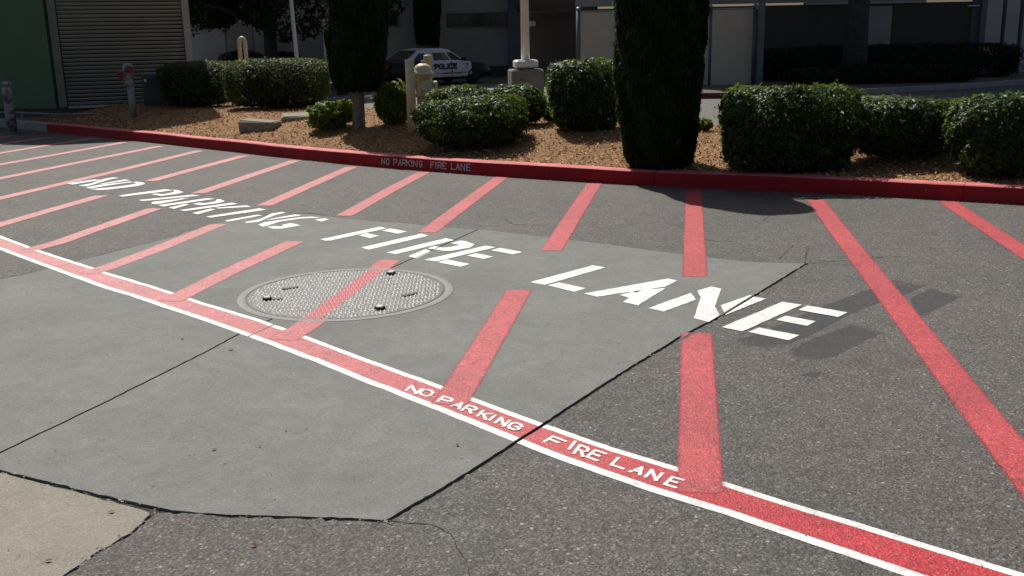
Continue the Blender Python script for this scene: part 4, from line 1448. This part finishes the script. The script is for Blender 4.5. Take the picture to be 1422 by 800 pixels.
# length of the louvred face so its right end falls at photo x = 273
for k in range(1, 900):
    q = bc + dl * (k * 0.01)
    if q.x / q.y * FOC > (273 - 711) * 1.0 / 1.0 / 1.03: break
LL = k * 0.01
ngL = 9.0
pl_ = [(0, 0), (dl.x * LL, dl.y * LL), (dl.x * LL - dl.y * 6, dl.y * LL + dl.x * 6), (dg.x * ngL + 1, dg.y * ngL + 7), (dg.x * ngL, dg.y * ngL)]


def inset(pl, d):
    c_ = sum((Vector(p) for p in pl), Vector((0, 0))) / len(pl)
    return [tuple(Vector(p) + (c_ - Vector(p)).normalized() * d) for p in pl]


MB().slab([tuple(p) for p in inset(pl_, 0.06)], 0.0, wallz0 + 0.02).build('plinth', M['plinth'], gb)
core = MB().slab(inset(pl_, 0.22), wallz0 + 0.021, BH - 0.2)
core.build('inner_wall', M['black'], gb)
MB().slab([tuple(p) for p in inset(pl_, -0.12)], BH - 0.2, BH).build('roof', M['trim'], gb)
gw = MB()
Mgr = Matrix((dg, Vector((-dg.y, dg.x, 0)), Vector((0, 0, 1)))).transposed()
gw.box(dg * (ngL / 2 + 0.06) + Vector((0, 0, (wallz0 + BH - 0.2) / 2)), (ngL - 0.02, 0.12, BH - 0.2 - wallz0), Mgr)
gw.build('green_wall', M['green'], gb)
MB().box(dl * 0.05 + nl * 0.02 + Vector((0, 0, (wallz0 + BH - 0.2) / 2)), (0.15, 0.14, BH - 0.24 - wallz0), Mlv).build('corner_trim', M['trim'], gb)
MB().box(dl * (LL - 0.07) + nl * 0.02 + Vector((0, 0, (wallz0 + BH - 0.2) / 2)), (0.14, 0.14, BH - 0.24 - wallz0), Mlv).build('corner_trim', M['louvre'], gb)
MB().box(dl * (LL / 2) + nl * 0.02 + Vector((0, 0, wallz0 + 0.02)), (LL - 0.30, 0.14, 0.05), Mlv).build('sill', M['louvre'], gb)
MB().box(dl * (LL - 0.03) + Vector((-dl.y, dl.x, 0)) * 3.0 + Vector((0, 0, (wallz0 + BH - 0.2) / 2)), (0.10, 5.8, BH - 0.24 - wallz0), Mlv).build('side_wall', M['trim'], gb)
slat_me = None
tiltm = Matrix.Rotation(math.radians(-38), 3, 'X')
pitch_s = 0.0795
for k in range(int((BH - 0.35 - wallz0) / pitch_s)):
    if slat_me is None:
        so_ = MB().box((0, 0, 0), (LL - 0.29, 0.075, 0.014), tiltm).build('louvre_slat', M['louvre'], gb)
        slat_me = so_.data
    else:
        so_ = bpy.data.objects.new('louvre_slat', slat_me)
        COL.objects.link(so_)
        so_.parent = gb
    so_.location = dl * (LL / 2) + nl * 0.02 + Vector((0, 0, wallz0 + 0.09 + k * pitch_s))
    so_.rotation_euler = (0, 0, math.atan2(dl.y, dl.x))
# guard rail pipe along the foot
rp = [Vector(P(-60, 155.5, 20.2)), Vector(P(30, 156.5, 20.2)), Vector(P(80, 159, 20.2)), Vector(P(140, 158.3, 20.4)), Vector(P(196, 157.2, 20.7)), Vector(P(230, 156.6, 21.0))]
rail = thing('pipe_run', 'pale pipe running low along the green building foot', 'pipe', rp[2] - Vector((0, 0, rp[2].z)))
MB().tube(rp, 0.018, 8).build('tube', M['pipe'], rail, True, off=rail.location)
for q in (rp[1], rp[3], rp[4]):
    MB().box((q.x, q.y + 0.01, q.z / 2), (0.03, 0.03, q.z)).build('bracket', M['pipe'], rail, off=rail.location)
# utility cabinet
ux, uy = P(222, 120, 20.8)[0], 20.8
uc = thing('utility_cabinet', 'dark utility cabinet between the louvres and the short hedge', 'cabinet', (ux, uy, 0.08))
MB().box((0, 0, 0.48), (0.56, 0.45, 0.86), bev=0.02).build('body', M['cabinet'], uc)
MB().box((0, 0, 0.03), (0.62, 0.5, 0.1)).build('base', M['plinth'], uc)
MB().box((0, -0.235, 0.5), (0.46, 0.014, 0.7), bev=0.004).build('door', M['cabinet'], uc)
MB().box((-0.2, -0.245, 0.80), (0.05, 0.008, 0.06)).build('sticker', M['white_metal'], uc)

# ------------------------------------------------------------------ far buildings
GZ = -0.29


def wall_box(name, parent, px0, px1, depth, z0, z1, mat, thick=0.3, dyaw=0.0):
    x0, x1 = P(px0, 60, depth)[0], P(px1, 60, depth)[0]
    mb = MB().box(((x0 + x1) / 2, depth + thick / 2, (z0 + z1) / 2), (x1 - x0, thick, z1 - z0))
    return mb.build(name, mat, parent, off=parent.location)


def win(parent, px0, px1, py0, py1, depth, npane=3):
    a_, b_ = Vector(P(px0, py1, depth)), Vector(P(px1, py0, depth))
    w_, h_ = b_.x - a_.x, b_.z - a_.z
    cx_, cz_ = (a_.x + b_.x) / 2, (a_.z + b_.z) / 2
    f = MB()
    t_ = 0.06
    f.box((cx_, depth - 0.03, b_.z - t_ / 2), (w_, 0.1, t_)); f.box((cx_, depth - 0.03, a_.z + t_ / 2), (w_, 0.1, t_))
    f.box((a_.x + t_ / 2, depth - 0.03, cz_), (t_, 0.098, h_ - 2 * t_)); f.box((b_.x - t_ / 2, depth - 0.03, cz_), (t_, 0.098, h_ - 2 * t_))
    for k in range(1, npane): f.box((a_.x + w_ * k / npane, depth - 0.03, cz_), (t_ * 0.7, 0.096, h_ - 2 * t_))
    fo = f.build('window', M['frame'], parent, off=parent.location)
    for k in range(npane):
        MB().box((a_.x + w_ * (k + 0.5) / npane, depth - 0.01, cz_), (w_ / npane - t_, 0.03, h_ - 2 * t_)).build('pane', M['glass'], fo, off=parent.location)
    return fo


# grey building with the window strip, raised out of view to shade the car
ob = thing('office_building', 'grey stucco building with a long strip window behind the police car', 'building', (P(630, 60, 50)[0], 50, GZ))
wall_box('wall', ob, 440, 723, 50, GZ, 15.0, M['wall'], 0.4)
wall_box('side_panel', ob, 655, 705, 49.97, GZ, 1.55, M['wall'], 0.02)
wall_box('base_band', ob, 440, 722, 49.95, GZ, GZ + 0.5, M['wall_dark'], 0.04)
wall_box('roof', ob, 436, 726, 49.6, 15.0, 15.2, M['wall_dark'], 8.0)
wall_box('blue_column', ob, 706, 724, 49.6, GZ, 14.95, M['steel_blue'], 0.38)
wall_box('canopy', ob, 722, 812, 44.5, P(760, 12, 44.5)[2], 4.2, M['wall_dark'], 9.0)
wall_box('recess_wall', ob, 716, 830, 53.5, GZ, 4.1, M['frame'], 0.3)
win(ob, 621, 705, 17, 38, 49.98, 5)
win(ob, 536, 552, 14.5, 37, 49.98, 1)
for px_, py_ in ((738, 33),):
    q = Vector(P(px_, py_, 53.4))
    MB().box(q, (0.42, 0.06, 0.25)).build('wall_plate', M['wall_pale'], ob, off=ob.location)

# pale building on the left
pb = thing('service_building', 'pale grey service building with doors behind the tree', 'building', (P(350, 60, 47)[0], 47, GZ))
wall_box('wall', pb, 246, 447, 47, GZ, 12.0, M['wall_pale'], 0.4)
wall_box('roof', pb, 244, 450, 46.6, 12.0, 12.2, M['wall_dark'], 8.0)
for a_, b_, m_ in ((282, 313, 'wall_pale'), (318, 352, 'wall'), (353, 371, 'wall_pale'), (392, 448, 'wall_pale')):
    d_ = wall_box('door', pb, a_, b_, 46.94, GZ, P(330, 28, 47)[2], M[m_], 0.05)
lv = thing('x', None, None)
bpy.data.objects.remove(lv)
q0, q1_ = Vector(P(286, 30, 46.9)), Vector(P(315, 20, 46.9))
for k in range(5):
    MB().box(((q0.x + q1_.x) / 2, 46.9, q0.z + (q1_.z - q0.z) * (k + 0.5) / 5), (q1_.x - q0.x, 0.05, 0.035)).build('vent_slat', M['frame'], pb, off=pb.location)
q = Vector(P(312, 43, 46.9))
MB().cyl(q, q + Vector((0, -0.12, 0)), 0.08, 0.08, 12).build('wall_valve', M['frame'], pb, off=pb.location)

# right hand building
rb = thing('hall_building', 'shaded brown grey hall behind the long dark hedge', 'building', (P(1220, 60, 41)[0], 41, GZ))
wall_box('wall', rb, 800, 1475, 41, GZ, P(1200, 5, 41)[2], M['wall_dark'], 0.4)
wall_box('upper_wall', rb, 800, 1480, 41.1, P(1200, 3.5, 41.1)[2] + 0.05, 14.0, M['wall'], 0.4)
wall_box('ledge', rb, 1118, 1282, 40.85, P(1200, 5.5, 41)[2], P(1200, 2.0, 41)[2], M['wall_pale'], 0.5)
wall_box('roof', rb, 798, 1484, 40.6, 14.0, 14.2, M['wall_dark'], 9.0)
wall_box('pale_bay', rb, 1196, 1236, 40.95, GZ, P(1200, 9, 41)[2], M['wall'], 0.06)
for a_, b_ in ((1367, 1388), (1394, 1412), (1418, 1440)):
    wall_box('column', rb, a_, b_, 40.4, GZ, 13.9, M['wall_pale'], 0.5)
wall_box('doorway', rb, 1346, 1366, 40.95, GZ, 4.5, M['steel_blue'], 0.06)
q = Vector(P(1352, 8, 40.8))
MB().box(q, (0.45, 0.16, 0.06), bev=0.015).build('wall_light', M['white_metal'], rb, off=rb.location)

# beige screen fence
sf = thing('screen_fence', 'beige panel screen fence with steel posts', 'fence', (P(920, 100, 35)[0], 35, GZ))
ztop = P(900, 14, 35)[2]
fx0, fx1 = P(803, 60, 35)[0], P(1047, 60, 35)[0]
npan = 4
for k in range(npan):
    xa, xb = fx0 + (fx1 - fx0) * k / npan, fx0 + (fx1 - fx0) * (k + 1) / npan
    MB().box(((xa + xb) / 2, 35, (ztop + GZ + 0.1) / 2 - 0.02), (xb - xa - 0.10, 0.05, ztop - GZ - 0.14)).build('panel', M['panel'], sf, off=sf.location)
    MB().box(((xa + xb) / 2, 34.99, ztop - 0.005), (xb - xa - 0.10, 0.09, 0.045)).build('top_rail', M['pipe'], sf, off=sf.location)
for k in range(npan + 1):
    xa = fx0 + (fx1 - fx0) * k / npan
    big = k in (0, npan)
    po = MB().cyl((xa, 34.98, GZ), (xa, 34.98, ztop + 0.05), 0.07 if big else 0.045, None, 14).build('post', M['steel_blue'], sf, True, off=sf.location)
    MB().lathe([(0.08 if big else 0.05, 0), (0.075 if big else 0.047, 0.06), (0.0, 0.10)], (xa, 34.98, ztop + 0.05), n=12).build('post_cap', M['pipe'], po, off=sf.location)
gp = thing('gate_post', 'stout blue grey steel post at the right end of the beige fence', 'post', (P(1056, 60, 34.6)[0], 34.6, GZ))
MB().box((0, 0, 2.2), (0.2, 0.2, 4.4), bev=0.01).build('shaft', M['steel_blue'], gp)
MB().box((-0.14, 0, 2.63), (0.08, 0.06, 0.08)).build('hinge', M['pipe'], gp)

# far kerb with red paint and lettering
fk = thing('far_kerb', None, None, kind='structure')
k0, k1 = Vector(P(690, 128, 30.5)).xy, Vector(P(1500, 128, 24.5)).xy
ka = [Vector(G(790, 138, GZ)).xy, Vector(G(850, 138.5, GZ)).xy, Vector(G(1010, 137, GZ)).xy, Vector(G(1200, 132, GZ)).xy, Vector(G(1340, 124, GZ)).xy, Vector(G(1500, 112, GZ)).xy]
for i, (a_, b_) in enumerate(zip(ka[:-1], ka[1:])):
    t_ = (b_ - a_).normalized()
    nn = Vector((-t_.y, t_.x))
    c_ = (a_ + b_) / 2 + nn * 0.08
    Mz = Matrix.Rotation(math.atan2(t_.y, t_.x), 3, 'Z')
    MB().box((c_.x, c_.y, GZ + 0.085), ((b_ - a_).length - 0.01, 0.16, 0.17), Mz, bev=0.01).build('kerb_stone', M['kerb_shaded'] if i < 2 else M['kerb_grey'], fk)
    if i == 1:
        for j, ch_ in enumerate('NOPARKING'):
            s_ = 0.12 + j * 0.185 + (0.12 if j > 1 else 0)
            o3 = Vector((a_.x + t_.x * s_ - nn.x * 0.003, a_.y + t_.y * s_ - nn.y * 0.003, GZ + 0.045))
            letter_obj(ch_, o3, Vector((t_.x, t_.y, 0)) * 0.10, Vector((0, 0, 0.085)), Vector((-nn.x, -nn.y, 0)), 0.022, M['kerb_text'], fk)
fb = MB()
fb.poly([(p.x, p.y + 0.2, GZ + 0.14) for p in ka] + [(k1.x + 8, 41, GZ + 0.14), (P(800, 60, 41)[0], 41, GZ + 0.14)])
tag(fb.build('far_planting_bed', M['soil']), 'bare shaded bed behind the far kerb', kind='structure')

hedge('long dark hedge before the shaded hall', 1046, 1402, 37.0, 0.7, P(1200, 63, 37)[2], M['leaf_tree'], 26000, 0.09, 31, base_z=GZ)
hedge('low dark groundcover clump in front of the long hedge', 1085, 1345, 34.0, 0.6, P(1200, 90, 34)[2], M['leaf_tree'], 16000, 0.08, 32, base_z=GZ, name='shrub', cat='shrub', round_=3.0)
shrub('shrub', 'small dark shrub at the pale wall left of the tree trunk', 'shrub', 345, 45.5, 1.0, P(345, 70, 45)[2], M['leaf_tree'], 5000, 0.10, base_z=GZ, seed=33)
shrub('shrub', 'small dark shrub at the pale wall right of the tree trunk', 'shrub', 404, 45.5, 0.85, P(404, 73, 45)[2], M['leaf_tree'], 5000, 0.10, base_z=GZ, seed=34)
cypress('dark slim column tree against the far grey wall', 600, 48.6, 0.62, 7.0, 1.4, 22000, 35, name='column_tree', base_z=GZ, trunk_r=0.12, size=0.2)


def broad_tree(label, px, depth, trunk_r, clear, crown_r, crown_h, n, size, seed, spread=1.0, lean=0.0, skew=(0, 0)):
    x = P(px, 70, depth)[0]
    root = thing('broadleaf_tree', label, 'tree', (x, depth, GZ))
    r = np.random.default_rng(seed)
    MB().tube([(0, 0, -0.1), (lean * 0.3, 0, clear * 0.5), (lean, 0.05, clear), (lean * 1.2, 0.1, clear + crown_h * 0.5)], [trunk_r * 1.25, trunk_r, trunk_r * 0.9, trunk_r * 0.4], 12).build('trunk', M['bark_dark'], root, True)
    K = 34
    cc = np.stack([r.normal(0, crown_r * 0.5, K) + skew[0], r.normal(0, crown_r * 0.42, K) + skew[1], clear + crown_h * r.uniform(0.08, 1.0, K)], 1)
    for i in range(9):
        e_ = cc[i]
        MB().tube([(lean, 0.03, clear * 0.92), (lean + (e_[0] - lean) * 0.5, e_[1] * 0.5, clear + (e_[2] - clear) * 0.55 + 0.2), tuple(e_)], [trunk_r * 0.45, trunk_r * 0.28, trunk_r * 0.08], 7).build('limb', M['bark_dark'], root, True)
    rad = r.uniform(0.5, 1.05, K) * crown_r * 0.42
    k = r.integers(0, K, n)
    d = r.normal(0, 1, (n, 3)); d /= np.linalg.norm(d, axis=1)[:, None]
    Pt = cc[k] + d * (rad[k] * r.uniform(0.25, 1.0, n) ** 0.45)[:, None] * np.array([1.1, 1.1, 0.75])
    leaves('crown', Pt, d + np.array([0, 0, 0.5]), size, 0.6, M['leaf_tree'], root, 0.7, shade=r.beta(1.5, 1.6, n))
    return root


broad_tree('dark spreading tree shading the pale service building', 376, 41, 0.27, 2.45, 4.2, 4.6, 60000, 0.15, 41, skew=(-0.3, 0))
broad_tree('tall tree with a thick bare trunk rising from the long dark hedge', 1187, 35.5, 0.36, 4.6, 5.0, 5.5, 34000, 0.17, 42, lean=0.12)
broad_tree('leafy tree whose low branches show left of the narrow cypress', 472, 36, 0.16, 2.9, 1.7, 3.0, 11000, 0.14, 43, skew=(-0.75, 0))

# ------------------------------------------------------------------ police car
cxp, cyp = P(598, 113, 42.5)[0], 42.5
car = thing('police_car', 'black and white police sedan parked by the grey wall', 'car', (cxp, cyp, GZ), math.radians(40))
CL, CW = 5.2, 1.92


def body_section(x):
    """half width, sill height, belt height at station x (car frame, +x forward)"""
    t = (x + CL / 2) / CL
    hw = CW / 2 * float(np.interp(t, [0, 0.04, 0.15, 0.8, 0.94, 1], [0.80, 0.93, 1.0, 1.0, 0.93, 0.78]))
    sill = float(np.interp(t, [0, 0.1, 0.9, 1], [0.36, 0.24, 0.22, 0.30]))
    belt = float(np.interp(t, [0, 0.03, 0.2, 0.62, 0.70, 0.93, 1], [0.74, 0.98, 1.02, 0.96, 0.95, 0.80, 0.62]))
    return hw, sill, belt


st = np.linspace(-CL / 2, CL / 2, 27)
vs, fs = [], []
for x in st:
    hw, sl, bt = body_section(x)
    sec = [(-hw * 0.92, sl), (-hw, sl + 0.14), (-hw, sl + (bt - sl) * 0.62), (-hw * 0.965, bt - 0.05), (-hw * 0.88, bt), (0, bt + 0.03), (hw * 0.88, bt), (hw * 0.965, bt - 0.05), (hw, sl + (bt - sl) * 0.62), (hw, sl + 0.14), (hw * 0.92, sl)]
    vs += [(x, a_, z_) for a_, z_ in sec]
k = 11
for i in range(len(st) - 1):
    for j in range(k):
        fs.append((i * k + j, i * k + (j + 1) % k, i * k + k + (j + 1) % k, i * k + k + j))
fs += [tuple(range(k - 1, -1, -1)), tuple((len(st) - 1) * k + j for j in range(k))]
MB().add(vs, fs).build('body', M['car_black'], car, True)
# cabin: glasshouse as white shell with dark panes
gx = [(-1.72, 1.0), (-1.02, 1.40), (-0.5, 1.465), (0.15, 1.455), (0.42, 1.41), (1.12, 0.965)]
vs, fs = [], []
for x, z in gx:
    f_ = (z - 0.98) / 0.49
    hw = 0.86 - 0.19 * max(0, f_)
    vs += [(x, -hw, z), (x, -hw * 0.6, z + 0.02 * max(0, f_)), (x, hw * 0.6, z + 0.02 * max(0, f_)), (x, hw, z)]
for i in range(len(gx) - 1):
    for j in range(3): fs.append((i * 4 + j, i * 4 + 4 + j, i * 4 + 5 + j, i * 4 + 1 + j))
lo = len(vs)
for x, z in gx: vs += [(x, -0.87, 0.95), (x, 0.87, 0.95)]
for i in range(len(gx) - 1):
    fs.append((i * 4, lo + 2 * i, lo + 2 * i + 2, i * 4 + 4))
    fs.append((i * 4 + 3, i * 4 + 7, lo + 2 * i + 3, lo + 2 * i + 1))
MB().add(vs, fs).build('roof_shell', M['car_white'], car)


def side_pt(x, z, s, o=0.006):
    f_ = max(0.0, (z - 0.95) / 0.51)
    return (x, s * (0.87 - 0.205 * f_ + o), z)


for s in (-1, 1):
    for nm, quad in (('side_window', [(-0.42, 0.99), (0.40, 0.985), (0.12, 1.40), (-0.40, 1.41)]), ('side_window', [(0.47, 0.985), (0.99, 0.98), (0.44, 1.36), (0.2, 1.40)]), ('quarter_window', [(-1.42, 1.01), (-0.93, 1.0), (-0.72, 1.37), (-1.0, 1.34)])):
        p4 = [side_pt(x, z, s) for x, z in quad]
        in4 = [side_pt(x, z, s, -0.012) for x, z in quad]
        MB().add(p4 + in4, [(0, 1, 2, 3) if s < 0 else (3, 2, 1, 0)] + [(i, 4 + i, 4 + (i + 1) % 4, (i + 1) % 4) for i in range(4)]).build(nm, M['glass'], car)
    # doors, white
    for x0, x1 in ((-0.62, 0.40), (0.42, 1.42)):
        m_ = MB()
        rows = []
        for x in np.linspace(x0 + 0.01, x1 - 0.01, 6):
            hw, sl, bt = body_section(x)
            rows.append([(x, s * (hw * 0.975 + 0.014), sl + 0.10), (x, s * (hw + 0.014), sl + 0.20), (x, s * (hw + 0.014), sl + (bt - sl) * 0.62), (x, s * (hw * 0.968 + 0.012), bt - 0.045), (x, s * (hw * 0.90 + 0.008), bt - 0.006)])
        vv = [q for r_ in rows for q in r_]
        ff = [(i * 5 + j, i * 5 + 5 + j, i * 5 + 6 + j, i * 5 + 1 + j) for i in range(5) for j in range(4)]
        if s > 0: ff = [tuple(reversed(f)) for f in ff]
        m_.add(vv, ff)
        dr = m_.build('door', M['car_white'], car, True)
        MB().box((x0 + 0.16, s * 0.985, 0.80), (0.15, 0.02, 0.03)).build('door_handle', M['car_black'], dr)
    # mirror
    MB().box((0.98, s * 1.02, 1.03), (0.14, 0.22, 0.15), bev=0.03).build('mirror', M['car_black'], car)
    for x in (-1.50, 1.52):
        wy = s * (CW / 2 - 0.09)
        MB().lathe([(0.19, -0.10), (0.30, -0.11), (0.34, -0.07), (0.345, 0.0), (0.34, 0.07), (0.30, 0.11), (0.19, 0.10)], (x, wy, 0.345), n=24, M=Matrix.Rotation(math.pi / 2, 3, 'X')).build('tyre', M['tyre'], car, True)
        MB().lathe([(0.195, -0.075), (0.195, 0.085), (0.12, 0.10), (0.06, 0.115), (0.0, 0.118)], (x, wy, 0.345), n=20, M=Matrix.Rotation(-s * -math.pi / 2 if s < 0 else -math.pi / 2, 3, 'X')).build('rim', M['hub'], car, True)
    MB().box((-CL / 2 + 0.03, s * 0.62, 0.80), (0.10, 0.36, 0.18), bev=0.03).build('tail_lamp', M['lamp_red'], car)
    MB().box((CL / 2 - 0.12, s * 0.62, 0.60), (0.14, 0.30, 0.10), bev=0.03).build('headlight', M['lamp_clear'], car)
# rear and front glass
for quad in ([(-1.66, 1.035), (-1.06, 1.39)], [(1.06, 1.01), (0.47, 1.39)]):
    (xa, za_), (xb, zb_) = quad
    o_ = -0.012 if xa < 0 else 0.012
    p4 = [(xa + o_, -0.72, za_ + 0.012), (xa + o_, 0.72, za_ + 0.012), (xb + o_, 0.60, zb_ + 0.012), (xb + o_, -0.60, zb_ + 0.012)]
    MB().add(p4, [(0, 1, 2, 3) if xa > 0 else (3, 2, 1, 0)]).build('windscreen' if xa > 0 else 'rear_window', M['glass'], car)
MB().box((-0.2, 0, 1.53), (0.28, 1.1, 0.09), bev=0.03).build('light_bar', M['car_black'], car)
MB().box((-CL / 2 + 0.02, 0, 0.48), (0.14, 1.7, 0.2), bev=0.04).build('bumper', M['car_black'], car)
MB().box((CL / 2 - 0.04, 0, 0.42), (0.16, 1.6, 0.2), bev=0.04).build('bumper', M['car_black'], car)
# lettering on the near (right hand) doors
yv = -(CW / 2 + 0.020)
for j, ch_ in enumerate('POLICE'):
    x = (-0.46, -0.24, -0.02, 0.10, 0.24, 0.48)[j]
    letter_obj(ch_, (x, yv - 0.004, 0.66), (0.155, 0, 0), (0, 0, 0.17), (0, -1, 0), 0.062, M['decal'], car)
letter_obj('7', (1.12, yv, 0.67), (0.09, 0, 0), (0, 0, 0.17), (0, -1, 0), 0.035, M['decal'], car)
MB().box((0.4, yv - 0.002, 0.865), (0.22, 0.006, 0.03)).build('badge_line', M['decal'], car)
MB().box((0.42, yv, 0.475), (1.9, 0.006, 0.016)).build('door_stripe', M['decal'], car)
for j in range(2):
    MB().box((0.14 + j * 0.55, yv - 0.001, 0.475), (0.40, 0.007, 0.045)).build('small_print', M['decal'], car)

# ------------------------------------------------------------------ leaf litter
n = 430
lx_ = np.concatenate([RNG.uniform(-7, 5.5, n - 34), np.array([G(RNG.uniform(0, 1422), RNG.uniform(330, 790))[0] for _ in range(34)])])
ly_ = kerb_y(lx_) - np.abs(RNG.exponential(0.16, n)) - 0.01
gp_ = [G(RNG.uniform(0, 1422), RNG.uniform(330, 790)) for _ in range(34)]
for q_, g_ in enumerate(gp_):
    lx_[n - 34 + q_], ly_[n - 34 + q_] = g_[0], g_[1]
lit = leaves('leaf_litter', np.stack([lx_, ly_, np.full(n, 0.006)], 1), np.tile(np.array([0, 0, 1.0]), (n, 1)), 0.016, 0.5, M['chips'], None, 0.25, shade=np.where(np.arange(n) < n - 34, RNG.beta(1.0, 3.0, n), 0.0))
tag(lit, 'dry leaf and bark litter gathered along the gutter and pavement', 'leaf litter', kind='stuff')

# ------------------------------------------------------------------ loose grit on the pavement
gv, gf = [], []
r = random.Random(5)


def grit(p, s):
    b0 = len(gv)
    an_ = r.uniform(0, 6.28)
    c_, s2 = math.cos(an_), math.sin(an_)
    for x, y, z in ((-1, 0, 0), (0, -0.7, 0), (1, 0, 0), (0, 0.7, 0), (r.uniform(-.3, .3), r.uniform(-.3, .3), r.uniform(0.4, 0.7))):
        gv.append((p[0] + (c_ * x - s2 * y) * s, p[1] + (s2 * x + c_ * y) * s, p[2] + z * s))
    gf.extend([(b0, b0 + 1, b0 + 4), (b0 + 1, b0 + 2, b0 + 4), (b0 + 2, b0 + 3, b0 + 4), (b0 + 3, b0, b0 + 4)])


for line, cnt, off_ in ((south, 170, -0.02), (east, 60, -0.03), (gpts(beige_px[5:10]), 90, 0.01)):
    rs = resample(line, 400)
    cl = [r.uniform(0, 400) for _ in range(max(4, cnt // 9))]
    for _ in range(cnt):
        p = rs[int(min(399, max(0, r.choice(cl) + r.gauss(0, 9))))]
        grit((p.x + r.gauss(0, 0.02), p.y + off_ + r.gauss(0, 0.016), 0.001), min(0.012, r.lognormvariate(-5.6, 0.5)))
for _ in range(330):
    p = G(r.uniform(0, 1422), r.uniform(330, 800) , 0.005)
    grit(p, r.uniform(0.002, 0.005))
for _ in range(160):
    x = r.uniform(-4, 5)
    grit((x, float(kerb_y(x)) - abs(r.gauss(0, 0.10)) - 0.01, 0.002), r.uniform(0.004, 0.012))
go = np_mesh('loose_grit', np.array(gv), np.array(gf), M['pebble'])
tag(go, 'loose grit and pebbles scattered on the pavement', 'grit', kind='stuff')
